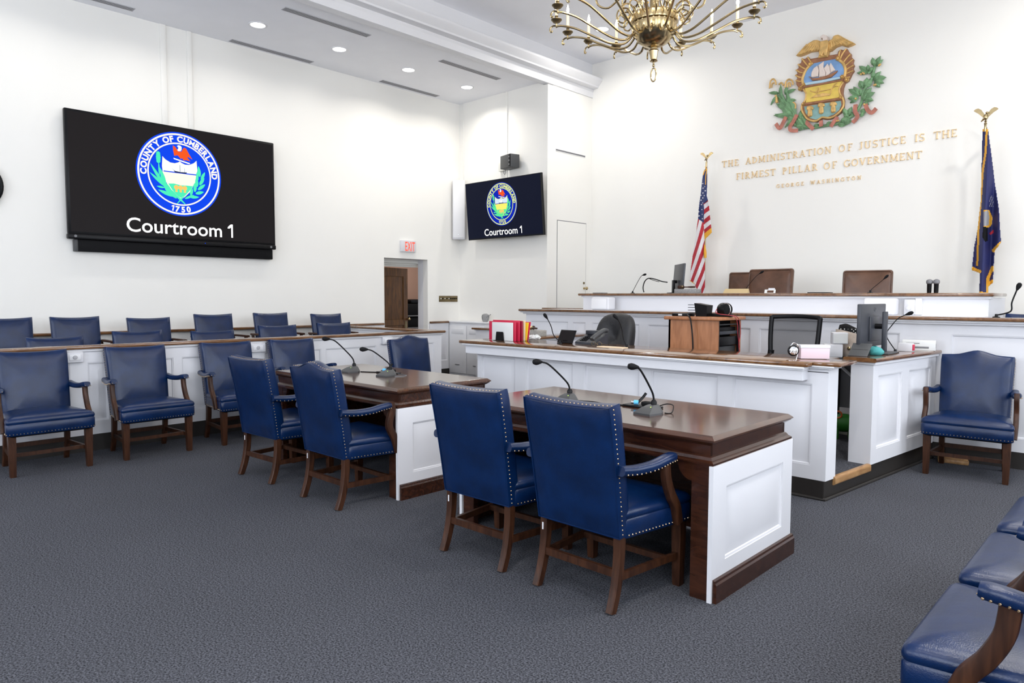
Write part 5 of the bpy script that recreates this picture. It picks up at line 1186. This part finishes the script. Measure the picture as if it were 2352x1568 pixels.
MB().tube([(-.009, 0, .03), (.009, 0, .03)], .002, 5).build('bridge', 'dark_brass', t)
# gavel and stone block on the left return cap
def gavel(t, M_, s=1):
    MB().lathe([(.010, -.05), (.020, -.048), (.024, -.036), (.020, -.026), (.021, -.012)], 16, M=M_ @ Matrix.Scale(s, 4)).lathe([(.021, .012), (.020, .026), (.024, .036), (.020, .048), (.010, .05)], 16, M=M_ @ Matrix.Scale(s, 4)).build('head', 'leg_wood', t)
    MB().lathe([(.0225, -.013), (.0225, .013)], 16, M=M_ @ Matrix.Scale(s, 4)).build('band', 'brass', t)
    MB().lathe([(.006, .018), (.008, .06), (.007, .09), (.012, .14), (.010, .20), (.003, .21)], 10, M=M_ @ Matrix.Scale(s, 4) @ Matrix.Rotation(pi/2, 4, 'Y')).build('handle', 'leg_wood', t)
boxthing('stone_block', 'rough pale stone block under the gavel on the white side partition', 'stone block', 'concrete', (-5.42, -5.21, 5.93, 6.09, .95, 1.02), .006)
t = thing('gavel', 'brown wooden gavel lying on the pale stone block behind the red folders', 'gavel', (-5.375, 6.0, 1.045)); gavel(t, Matrix.Rotation(rad(62), 4, 'Z') @ Matrix.Rotation(rad(0), 4, 'X') @ Matrix.Rotation(rad(-90), 4, 'X') if 0 else Matrix.Rotation(rad(18), 4, 'Z') @ Matrix.Rotation(rad(90), 4, 'X') if 0 else Matrix.Rotation(rad(-28), 4, 'Z') @ Matrix.Rotation(rad(90), 4, 'X'))
# stone apple on the corner cabinet
t = thing('stone_ornament', 'small grey stone ornament with a twig handle standing on the corner cabinet', 'ornament', (-8.47, 8.31, .972))
MB().lathe([(.035, 0), (.046, .006), (.062, .05), (.066, .09), (.058, .12), (.03, .138), (.004, .142)], 18).build('body', 'granite', t); MB().tube(smooth_path([(.05, 0, .10), (.075, 0, .112), (.10, 0, .115), (.125, .0, .13)]), .007, 6).build('stem', 'granite', t)

# ------------------------------------------------------------------ clerk well furniture
WZ = .138
def five_star(t, z=0, r=.30, mat='black'):
    for k in range(5):
        a = 2*pi*k/5+.3; p = Vector((r*cos(a), r*sin(a), 0))
        MB().loft([[(p.x*q-.02*sin(a), p.y*q+.02*cos(a), zz0), (p.x*q+.02*sin(a), p.y*q-.02*cos(a), zz0), (p.x*q+.02*sin(a), p.y*q-.02*cos(a), zz1), (p.x*q-.02*sin(a), p.y*q+.02*cos(a), zz1)] for q, zz0, zz1 in ((.08, .07, .12), (1, .055, .075))]).build('base_arm', mat, t, 0)
        MB().lathe([(.025, -.022), (.027, -.012), (.027, .012), (.025, .022)], 14, M=Matrix.Translation((p.x, p.y, .028)) @ Matrix.Rotation(pi/2, 4, 'X')).build('caster', 'black', t)
    MB().lathe([(.03, .07), (.03, .25), (.018, .25), (.018, .42)], 14).build('gas_column', mat, t)
t = thing('office_chair', 'black padded leather office chair with rounded back behind the clerk counter', 'chair', (-4.325, 5.85, WZ), rad(172))
five_star(t); o0 = trap(.23, .25, -.22, .24, .08)
MB().loft([[(p[0], p[1], z) for p in resize(o0, s)] for s, z in ((.9, .41), (1, .43), (1, .48), (.95, .51), (.6, .525), (.2, .53))]).build('seat', 'black_fabric', t, 60)
out = []
for k in range(40):
    a = 2*pi*k/40; x, z = cos(a), sin(a); out.append((.255*math.copysign(abs(x)**.62, x), .78+.31*math.copysign(abs(z)**.72, z)))
def obr(s, y): return [(p[0]*s, y - (p[1]-.5)*.16 + (-.03*(1-(p[0]/.26)**2)), .78+(p[1]-.78)*s) for p in out]
MB().loft([obr(.3, -.30), obr(.85, -.28), obr(.97, -.25), obr(1, -.21), obr(.98, -.17), obr(.9, -.145), obr(.72, -.135), obr(.5, -.142), obr(.3, -.15), obr(.12, -.155)]).build('backrest', 'black_fabric', t, 60)
for s in (-1, 1): MB().sweep(smooth_path([(s*.27, -.20, .62), (s*.29, -.05, .66), (s*.29, .12, .65)]), rr(.05, .035, .014, 3)).build('armrest', 'black', t); MB().sweep(smooth_path([(s*.29, .0, .64), (s*.29, .03, .52), (s*.22, .02, .43)]), rr(.03, .03, .008, 2), (0, 1, 0)).build('arm_support', 'black', t)
# mesh chair
t = thing('mesh_chair', 'black mesh-backed office chair in front of the panelled witness tier', 'chair', (-2.43, 5.80, WZ), rad(172))
five_star(t); o0 = trap(.22, .24, -.22, .24, .06)
MB().loft([[(p[0], p[1], z) for p in resize(o0, s)] for s, z in ((.9, .41), (1, .43), (1, .47), (.95, .49), (.5, .50))]).build('seat', 'black_fabric', t, 60)
def mb_pt(x, z, d=0): return Vector((x, -.22-(z-.5)*.12+.06*(x/.22)**2*0+d-.05*(1-(x/.23)**2), z))
oc = [(-.222, 1.075), (-.20, 1.092), (.0, 1.10), (.20, 1.092), (.222, 1.075), (.215, .85), (.19, .70), (.12, .62), (-.12, .62), (-.19, .70), (-.215, .85)]
sp = [p for p in smooth_path([(q[0], q[1], 0) for q in oc+[oc[0]]], 5)][:-1]
MB().sweep([mb_pt(p.x, p.y) for p in sp], rr(.036, .034, .01, 2), (0, 1, 0), closed=True).build('back_frame', 'black', t, 50)
fr = [(p.x*.97, .86+(p.y-.86)*.97) for p in sp]; N_ = 14; m = MB(); idx = []
for j in range(N_+1):
    z = .63+(1.085-.63)*j/N_; ww = .21 if z > .85 else .13+.08*max(0, (z-.63)/.22)**.6; idx.append([mb_pt(-ww+2*ww*i/10, z) for i in range(11)])
m.loft(idx, False, False, closed=False); m.build('back_mesh', 'mesh_fabric', t, 60)
for s in (-1, 1):
    MB().sweep(smooth_path([mb_pt(s*.205, .80), mb_pt(s*.215, .70)+Vector((0, -.02, 0)), mb_pt(s*.20, .55)+Vector((0, -.03, 0)), Vector((s*.10, -.20, .44))]), rr(.05, .04, .012, 2), (0, 1, 0)).build('back_strut', 'black', t, 50)
    MB().sweep(smooth_path([mb_pt(s*.19, .70), mb_pt(s*.06, .60)+Vector((0, -.02, 0)), mb_pt(0, .50)+Vector((0, -.02, 0))]), rr(.04, .03, .01, 2), (0, 1, 0)).build('lower_brace', 'black', t, 50)
# equipment cabinet
XA, XB, YA = -3.53, -3.02, 5.92; YBk = YA+.46; TZ = PX(1600, 735, y=YA).z
t = thing('equipment_cabinet', 'tan wood equipment cabinet with black rack gear in its open side', 'cabinet', ((XA+XB)/2, YA+.23, WZ))
MB().box(XA, XB, YA, YA+.02, WZ, TZ).box(XA, XB, YBk-.02, YBk, WZ, TZ).box(XA, XA+.02, YA, YBk, WZ, TZ).box(XA, XB, YA, YBk, WZ, WZ+.06).build('carcass', 'cabinet_wood', t, 0, world=True)
MB().box(XB-.09, XB, YA-.003, YA+.001, WZ, TZ).build('edge_band', 'cabinet_wood', t, 0, world=True)
MB().rbox(XA-.035, XB+.035, YA-.035, YBk+.03, TZ, TZ+.032, .008).build('top', 'cabinet_wood', t, world=True)
MB().box(XA+.03, XB-.10, YA+.02, YBk-.02, WZ+.06, TZ).build('rack_back', 'black_matte', t, 0, world=True)
MB().box(XB-.02, XB, YBk-.045, YBk-.02, WZ+.06, TZ).box(XB-.02, XB, YA+.02, YA+.035, WZ+.06, TZ).build('rack_rail', 'black', t, 0, world=True)
for i, (h0, h1, mt) in enumerate(((.985, .995, 'dark_grey'), (.93, .965, 'black'), (.90, .93, 'steel_grey'), (.80, .88, 'black'), (.73, .79, 'dark_grey'), (.62, .70, 'black'), (.56, .60, 'mid_grey'), (.42, .54, 'black'), (.25, .40, 'dark_grey'))):
    s_ = (TZ-.03-WZ)/1.0; q = MB().rbox(XB-.10, XB-.012-.02*(i % 3 == 1), YA+.035, YBk-.045, WZ+h0*s_-.0, WZ+h1*s_, .003).build('rack_unit', mt, t, world=True)
TT = TZ+.032
t = thing('network_router', 'black upright router box with stacked side fins on the equipment cabinet', 'router', (-3.24, 6.06, TT))
MB().loft([[(-.055, -.05, 0), (.055, -.05, 0), (.055, .05, 0), (-.055, .05, 0)], [(-.068, -.06, .125), (.062, -.06, .105), (.062, .06, .105), (-.068, .06, .125)]]).build('body', 'black', t, 0)
for k in range(4): MB().box(-.15, -.06, -.03, .03, .03+.025*k, .036+.025*k).build('fin', 'dark_grey', t, 0)
t = thing('flat_player', 'flat black device with white label lying on the equipment cabinet front', 'device', (-3.42, 6.0, TT)); MB().rbox(-.09, .09, -.06, .06, 0, .028, .006).build('body', 'black', t); MB().box(-.02, .02, -.062, -.060, .008, .022).build('label_patch', 'paper', t, 0)
t = thing('headset', 'black headset coiled with thin red leads on the equipment cabinet', 'headset', (-3.05, 6.10, TT+.0))
MB().lathe([(.055, -.045), (.062, -.03), (.062, .03), (.055, .045)], 20, M=Matrix.Translation((0, 0, .068)) @ Matrix.Rotation(rad(70), 4, 'Z') @ Matrix.Rotation(pi/2, 4, 'X')).build('ear_cup', 'black', t)
MB().tube([(.055*cos(q*pi/10)*cos(rad(-20))+.035, -.04+.055*cos(q*pi/10)*sin(rad(-20)), .068+.055*sin(q*pi/10)) for q in range(20)], .005, 6, closed=True).build('chrome_rim', 'chrome', t)
MB().rbox(-.12, .08, -.05, .03, 0, .03, .01).build('cradle', 'black', t)
MB().tube(smooth_path([(-.05, -.05, .05), (-.03, -.07, .03), (.05, -.06, .02), (.12, .0, .004), (.135, .03, -.05), (.137, .05, -.15), (.137, .02, -.25), (.137, .05, -.36), (.137, .04, -.44)]), .0035, 5).tube(smooth_path([(-.05, -.04, .08), (-.06, -.06, .04), (.0, -.08, .025), (.11, -.03, .006), (.134, -.01, -.06), (.136, .0, -.16), (.136, .04, -.28)]), .0035, 5).build('lead', 'red_wire', t)
cord('black power cord hanging down the front of the equipment cabinet', [(-3.34, 5.93, TT+.015), (-3.28, 5.875, TT-.01), (-3.255, 5.865, TT-.10), (-3.24, 5.865, TT-.25), (-3.235, 5.865, TT-.45)], .007, n=7, name='power_cord')
# black desk under the monitor, things on it
t = thing('work_desk', 'black work desk with grey side screen inside the clerk well by the step', 'desk', (-1.95, 6.2, WZ))
DZT = .895
MB().rbox(-2.28, -1.835, 6.15, 6.82, DZT-.035, DZT, .006).build('desk_top', 'black', t, world=True)
MB().box(-2.32, -1.84, 6.78, 6.81, .39, DZT-.035).build('side_screen', 'mid_grey', t, 0, world=True); MB().box(-2.32, -1.84, 6.78, 6.81, WZ, .345).build('lower_screen', 'cream_plastic', t, 0, world=True)
for yy in (6.19, 6.76): MB().box(-2.27, -2.23, yy-.02, yy+.02, WZ, DZT-.035).build('leg', 'black', t, 0, world=True)
MB().tube([(-2.27, 6.74, .82), (-1.9, 6.74, .50)], .014, 6).build('brace', 'white_plastic', t, world=True)
t = thing('toy_animal', 'green plastic toy on the floor under the work desk, seen through the step gap', 'toy', (-2.13, 6.60, WZ), rad(20))
MB().ball((0, 0, .14), .11, (1.1, .8, .75), 14, 9).build('body', 'green_plastic', t); 
for sx in (-.07, .07):
    for sy in (-.05, .05): MB().lathe([(.03, 0), (.034, .02), (.03, .10)], 10, M=Matrix.Translation((sx, sy, 0))).build('leg', 'green_plastic', t)
MB().tube([(-.05+.03*cos(q*pi/8), -.06, .22+.03*sin(q*pi/8)) for q in range(16)], .008, 6, closed=True).build('ring', 'orange_plastic', t)
t = thing('pink_card_box', 'pale pink card box on the end of the clerk counter', 'box', (-1.90, 5.19, .9605), rad(38)); MB().rbox(-.10, .10, -.045, .045, 0, .088, .003).build('body', 'pink_card', t); MB().rbox(-.103, .103, -.048, .048, .075, .098, .003).build('lid', 'white_plastic', t)
t = thing('earphone', 'grey and black clip earphone hung on the pink card box', 'earphone', (-2.01, 5.085, CZ), rad(38))
MB().lathe([(.03, 0), (.03, .012), (.016, .02), (.001, .022)], 16, M=Matrix.Translation((0, -.02, .06)) @ Matrix.Rotation(pi/2, 4, 'X')).build('pad', 'chrome', t); MB().tube([(.034*cos(q*pi/9), -.02, .06+.034*sin(q*pi/9)) for q in range(18)], .007, 6, closed=True).build('cushion', 'black', t); MB().tube(smooth_path([(-.02, -.02, .09), (.0, -.02, .115), (.03, -.02, .10), (.04, -.01, .06), (.03, .0, .0)]), .004, 6).build('clip', 'chrome', t)
t = thing('white_organizer', 'white desktop organizer boxes stacked on the black work desk', 'organizer', (-2.11, 6.26, DZT), rad(30))
MB().rbox(-.09, .05, -.06, .06, 0, .11, .006).build('lower_box', 'white_plastic', t); MB().rbox(-.03, .09, -.055, .055, .112, .21, .006).build('upper_box', 'white_plastic', t); MB().box(-.025, .085, -.058, -.056, .12, .20).build('card', 'paper', t, 0)
o = MB().tube([(-2.24, 6.44, DZT+.03), (-2.17, 6.45, DZT+.03)], .03, 14).build('paper_roll', 'paper', None); tag(o, 'white paper roll behind the organizer boxes on the work desk', 'paper roll')
t = thing('canvas_bag', 'beige slouchy canvas bag with black polka-dot lining on the work desk', 'bag', (-2.035, 6.47, DZT))
R = []
for z, rx, ry in ((0, .11, .08), (.02, .125, .09), (.10, .13, .095), (.17, .12, .09), (.20, .115, .085), (.19, .10, .075)):
    R.append([(rx*(1+.06*sin(3*a+z*20))*cos(a)-.1*z, ry*sin(a), z+.03*cos(a+2.6)*(z/.2)) for a in [2*pi*k/28 for k in range(28)]])
MB().loft(R, True, False).build('body', 'beige_cloth', t, 60)
MB().loft([[(p[0]*1.0, p[1], p[2]-.004) for p in R[-1]], [(p[0]*.9, p[1]*.9, p[2]+.05) for p in R[-1]], [(p[0]*.55-.0, p[1]*.5, p[2]+.062) for p in R[-1]]], False, True).build('lining', 'black_matte', t, 60)
m = MB()
for i in range(5):
    for j in range(3): m.ball((-.06+.03*i+.015*(j % 2)-.02, -.068+.010*j*0, .205+.014*j), .005, (1, .6, 1), 6, 4)
m.build('lining_dots', 'paper', t)
MB().ball((.0, -.098, .07), .016, (1, .5, 1)).build('clasp', 'brass', t)
# clerk monitor on the right return cap
CAPZ = .950
t = thing('desktop_monitor', 'dark desktop monitor seen from behind on the right side partition cap', 'monitor', (-1.72, 6.10, CAPZ))
xm = -1.80
MB().rbox(xm-.015, xm+.015, PX(1972, 750, x=xm).y, PX(2029, 750, x=xm).y, CAPZ+.055, CAPZ+.40, .006).build('panel', 'steel_grey', t, world=True)
yc = (PX(1972, 750, x=xm).y+PX(2029, 750, x=xm).y)/2
MB().rbox(xm+.012, xm+.03, yc-.12, yc+.12, CAPZ+.10, CAPZ+.30, .008).build('rear_housing', 'steel_grey', t, world=True)
MB().tube([(xm+.02, yc, CAPZ+.22), (xm+.10, yc, CAPZ+.22)], .022, 10).build('hinge', 'black', t, world=True)
MB().rbox(xm+.085, xm+.115, yc-.03, yc+.03, CAPZ+.012, CAPZ+.34, .006).build('column', 'steel_grey', t, world=True)
MB().rbox(xm-.03, xm+.17, yc-.13, yc+.13, CAPZ, CAPZ+.016, .007).build('foot', 'dark_grey', t, world=True)
MB().tube([(xm+.0165, yc+.03+.017*cos(q*pi/8), CAPZ+.355+.017*sin(q*pi/8)) for q in range(16)], .0012, 4, closed=True).build('round_badge', 'mid_grey', t, world=True)
t = thing('document_holder', 'dark folded document holder leaning before the monitor with a teal cloth', 'document holder', (-1.85, 5.80, CAPZ))
Ms = Matrix.Translation((-1.77, 5.745, CAPZ)) @ Matrix.Rotation(rad(-52), 4, 'X'); MB().rbox(-.07, .07, -.004, .004, 0, .15, .002, M=Ms).build('board', 'dark_grey', t, world=True); MB().box(-1.83, -1.71, 5.80, 5.85, CAPZ, CAPZ+.05).build('prop', 'black', t, 0, world=True)
m = MB(); m.ball((0, 0, .03), .05, (1.2, .7, .8), 12, 8)
for v in m.v: v += Vector((random.uniform(-.006, .006), random.uniform(-.006, .006), random.uniform(-.006, .006))); v.z = max(0, v.z)
o = m.build('teal_cloth', 'teal_cloth', None, 60); o.location = (-1.70, 5.955, CAPZ); tag(o, 'crumpled teal cloth tucked beside the monitor foot', 'cloth')
neck_mic('counter_microphone', 'black gooseneck microphone leaning past the clerk monitor toward the outlet', (-1.66, 6.33, CAPZ), PX(2087, 720.5, y=6.45), 0, stand=False, r=.004, hr=.015, mid=[PX(2036, 770, y=6.36), PX(2050, 745, y=6.40), PX(2066, 729, y=6.43)])
t = thing('phone_charger', 'white small device with red edge beside the tissue box on the partition cap', 'device', (-1.64, 6.58, CAPZ)); MB().rbox(-.06, .05, -.03, .03, 0, .07, .006).build('body', 'white_plastic', t); MB().rbox(.05, .056, -.028, .028, .01, .06, .002).build('edge', 'red_card', t)
t = thing('glove_box', 'long white printed carton at the end of the partition cap', 'box', (-1.60, 6.82, CAPZ), rad(12))
MB().rbox(-.13, .12, -.045, .045, 0, .085, .003).build('carton', 'paper', t); MB().rbox(-.06, .07, -.047, -.044, .018, .034, .006).build('opening', 'mid_grey', t); MB().box(.1195, .1215, -.03, .03, .02, .06).build('printed_end', 'steel_grey', t, 0); MB().box(-.10, .0, -.0465, -.044, .058, .064).build('printed_line', 'mid_grey', t, 0)
t = thing('timber_blocks', 'pale timber offcuts on the floor behind the camel-back chair by the partition', 'timber', (-1.33, 6.86, 0), rad(6))
MB().rbox(-.10, .12, -.03, .03, 0, .03, .003).build('block', 'tread_wood', t); MB().rbox(-.10, .12, -.03, .03, 0, .06, .003, M=Matrix.Translation((-.01, .075, 0))).build('block', 'tread_wood', t)

# ------------------------------------------------------------------ ledge and judge bench
LZ = 1.232
def ledge_speaker(a, lab, top=1.395):
    t = thing('ledge_loudspeaker', lab, 'loudspeaker', (a, 7.50, LZ), 0, 'white loudspeakers on the ledge'); MB().rbox(-.14, .14, -.08, .08, 0, top-LZ, .02, 3).build('cabinet', 'white_plastic', t); MB().rbox(-.13, .105, -.086, -.07, .012, top-LZ-.02, .008).build('grille', 'trim_paint', t)
ledge_speaker(-5.45, 'white box loudspeaker on the ledge under the flagless end of the judge bench'); ledge_speaker(-2.11, 'white box loudspeaker on the ledge behind the clerk monitor')
t = thing('wall_outlet', 'white outlet box with round knob on the judge bench front beside the loudspeaker', 'outlet', (-1.86, 7.66, 1.31)); MB().rbox(-.075, .02, -.05, .002, -.075, .075, .006).build('box', 'white_plastic', t); MB().rbox(.02, .075, -.045, .002, -.075, .085, .006).build('cover_plate', 'trim_paint', t); MB().lathe([(.02, 0), (.02, .02), (.001, .022)], 14, M=Matrix.Translation((-.03, -.05, -.01)) @ Matrix.Rotation(pi/2, 4, 'X')).build('knob', 'white_plastic', t)
BZ = 1.447
def exec_chair(x, y, rz, lab, w=.27, htop=1.24):
    t = thing('executive_chair', lab, 'chair', (x, y, .55), rz, 'brown leather chairs behind the judge bench'); five_star(t); o0 = trap(.25, .27, -.24, .26, .06)
    MB().loft([[(p[0], p[1], z) for p in resize(o0, s)] for s, z in ((.92, .42), (1, .44), (1, .49), (.95, .52), (.5, .535))]).build('seat', 'brown_leather', t, 60)
    o1 = [(p[0], p[1]) for p in rr(2*w, htop-.50, .032, 4, 0, (htop+.50)/2)]; o2 = []
    for i in range(len(o1)):
        a, b = Vector(o1[i]), Vector(o1[(i+1) % len(o1)]); n_ = 5 if (b-a).length > .2 else 1
        for q in range(n_): o2.append(a+(b-a)*(q/n_))
    hc = (htop+.5)/2
    def ring(s, d): return [(p.x*s, -.25-((hc+(p.y-hc)*s)-.5)*.10+d-.03*(1-(p.x*s/w)**2), hc+(p.y-hc)*s) for p in o2]
    MB().loft([ring(.3, -.05), ring(.9, -.045), ring(.98, -.035), ring(1, -.015), ring(1, .02), ring(.975, .035), ring(.93, .032), ring(.915, .036), ring(.8, .046), ring(.3, .055)]).build('backrest', 'brown_leather', t, 60)
    m = MB().tube([Vector(p) for p in ring(.955, .034)], .006, 6, closed=True); m.build('piping', 'brown_leather', t)
    for s in (-1, 1): MB().sweep(smooth_path([(s*.29, -.22, .66), (s*.30, 0, .70), (s*.30, .16, .68)]), rr(.06, .04, .016, 3)).build('armrest', 'brown_leather', t, 60); MB().sweep(smooth_path([(s*.30, .05, .67), (s*.29, .05, .52), (s*.22, .0, .44)]), rr(.04, .03, .01, 2), (0, 1, 0)).build('arm_support', 'leg_wood', t)
yy = 8.55
exec_chair((PX(1713, 640, y=yy).x+PX(1818, 640, y=yy).x)/2, yy-.28, rad(176), 'brown leather executive chair behind the gold name plate', .285, PX(1766, 617, y=yy).z-.55)
yy = 9.3
exec_chair(PX(1726, 640, y=yy).x, yy-.28, rad(186), 'brown leather executive chair half hidden behind another one near the striped flag', .29, PX(1690, 625, y=yy).z-.55)
yy = 8.55
exec_chair((PX(1950, 640, y=yy).x+PX(2058, 640, y=yy).x)/2, yy-.28, rad(190), 'brown leather executive chair standing alone toward the dark blue flag', .255, PX(1990, 620, y=yy).z-.55)
t = thing('bench_monitor', 'thin dark monitor seen nearly edge-on at the end of the judge bench', 'monitor', (-4.66, 8.02, BZ), rad(-46.2))
MB().rbox(-.25, .25, -.012, .012, .05, .375, .005, M=Matrix.Rotation(rad(-4), 4, 'X')).build('panel', 'steel_grey', t); MB().rbox(-.035, .035, -.07, -.04, .006, .17, .006).build('column', 'black', t); MB().rbox(-.09, .09, -.12, .03, 0, .012, .005).build('foot', 'black', t); MB().tube([(0, -.05, .15), (0, -.01, .15)], .02).build('hinge', 'black', t)
yb2 = 7.80
neck_mic('bench_microphone', 'thin black gooseneck microphone at the left end of the judge bench beside the monitor', (PX(1453, 671, y=yb2).x, yb2, BZ), PX(1479, 631, y=yb2), 0, stand=False, r=.0035, hr=.013, mid=[PX(1458, 660, y=yb2), PX(1466, 645, y=yb2), PX(1473, 634, y=yb2)])
neck_mic('bench_microphone', 'thin gooseneck microphone before the brown chair at the gold name plate', (PX(1709, 670, y=yb2).x, yb2, BZ), PX(1748, 626, y=yb2), 0, stand=False, r=.003, hr=.012, mid=[PX(1716, 659, y=yb2), PX(1728, 644, y=yb2), PX(1738, 633, y=yb2)])
neck_mic('bench_microphone', 'thin gooseneck microphone before the brown chair standing alone', (PX(1999, 670, y=yb2).x, yb2, BZ), PX(2034, 637, y=yb2), 0, stand=False, r=.003, hr=.012, mid=[PX(2004, 662, y=yb2), PX(2014, 654, y=yb2), PX(2026, 644, y=yb2)])
t = thing('monitor_arm_cable', 'black looped cable arm running from the bench top to the thin monitor', 'cable', (PX(1478, 671, y=7.85).x, 7.85, BZ))
MB().tube(smooth_path([PX(1479, 671, y=7.85), PX(1477, 660, y=7.85), PX(1481, 646, y=7.85), PX(1490, 639, y=7.85), PX(1505, 641, y=7.85), PX(1520, 646, y=7.87), PX(1533, 648, y=7.88)]), .007, 7).build('arm', 'black', t, world=True); MB().tube(smooth_path([PX(1492, 640, y=7.85), PX(1503, 644, y=7.85), PX(1514, 647, y=7.85)]), .004, 6).build('lead', 'black', t, world=True)
xa, xb = PX(1556, 668, y=7.78).x, PX(1609, 668, y=7.78).x
boxthing('stone_block', 'grey granite block under the gavel on the judge bench beside the striped flag', 'stone block', 'granite', (xa, xb-.03, 7.70, 7.86, BZ, BZ+.052), .004)
t = thing('gavel', 'dark wooden gavel lying on the granite block of the judge bench', 'gavel', (xa+.05, 7.78, BZ+.077)); gavel(t, Matrix.Rotation(rad(-5), 4, 'Z') @ Matrix.Rotation(rad(90), 4, 'X'), 1.0)
t = thing('name_plate', 'gold name plate standing on the judge bench before the brown chairs', 'name plate', ((PX(1662, 668, y=7.72).x+PX(1719, 668, y=7.72).x)/2, 7.72, BZ)); hw = (PX(1719, 668, y=7.72).x-PX(1662, 668, y=7.72).x)/2
MB().loft([[(-hw, -.02, 0), (hw, -.02, 0), (hw, .035, 0), (-hw, .035, 0)], [(-hw+.015, .012, .052), (hw-.005, .012, .052), (hw-.005, .02, .052), (-hw+.015, .02, .052)]]).build('plate', 'plate_gold', t, 0)
t = thing('card_stand', 'small white card with dark picture propped on the judge bench', 'card', (PX(1768, 668, y=7.75).x, 7.75, BZ), rad(8)); MB().box(-.06, .06, 0, .004, 0, .045, M=Matrix.Rotation(rad(-25), 4, 'X')).build('card', 'paper', t, 0); MB().box(-.03, .04, -.002, 0, .006, .034, M=Matrix.Rotation(rad(-25), 4, 'X')).build('dark_picture', 'brown_leather', t, 0); MB().box(-.02, .05, .018, .022, 0, .058).build('back_card', 'white_plastic', t, 0)
o = MB().rbox(PX(1858, 671, y=7.75).x, PX(1905, 671, y=7.75).x, 7.70, 7.86, BZ, BZ+.010, .004).build('notebook', 'black', None); tag(o, 'thin black notebook lying on the judge bench between two brown chairs', 'notebook')
o = MB().rbox(PX(1366, 671, y=7.75).x, PX(1385, 671, y=7.75).x, 7.70, 7.86, BZ, BZ+.010, .004).build('flat_pouch', 'dark_grey', None); tag(o, 'flat dark pouch lying on the flagless end of the judge bench', 'pouch')
for q, l in ((2134, 'upright wireless handheld microphone on the judge bench, the one nearer the brown chairs'), (2150, 'upright wireless handheld microphone on the judge bench, the one nearer the dark blue flag')):
    p = PX(q, 671, y=7.75); t = thing('handheld_microphone', l, 'microphone', (p.x, 7.75, BZ), 0, 'wireless microphones on the judge bench')
    MB().lathe([(.019, 0), (.019, .01), (.020, .012), (.021, .085), (.023, .09)], 16).build('body', 'black', t); MB().lathe([(.022, .088), (.029, .095), (.030, .112), (.026, .124), (.012, .133), (.001, .135)], 16).build('grille', 'mid_grey', t)
pb = PX(2319, 726, z=1.238); neck_mic('witness_microphone', 'black gooseneck microphone on the witness rail beside the blue chair', (pb.x, 7.02, 1.238), PX(2339, 659, y=7.06), 0, stand=False, r=.006, hr=.018, mid=[PX(2321, 715, y=7.03), PX(2324, 695, y=7.04), PX(2333, 672, y=7.05)])
for o in bpy.data.objects:
    if 'label' in o and o['label'] in ('blue', 'x'): o['label'] = 'blue leather armchair'
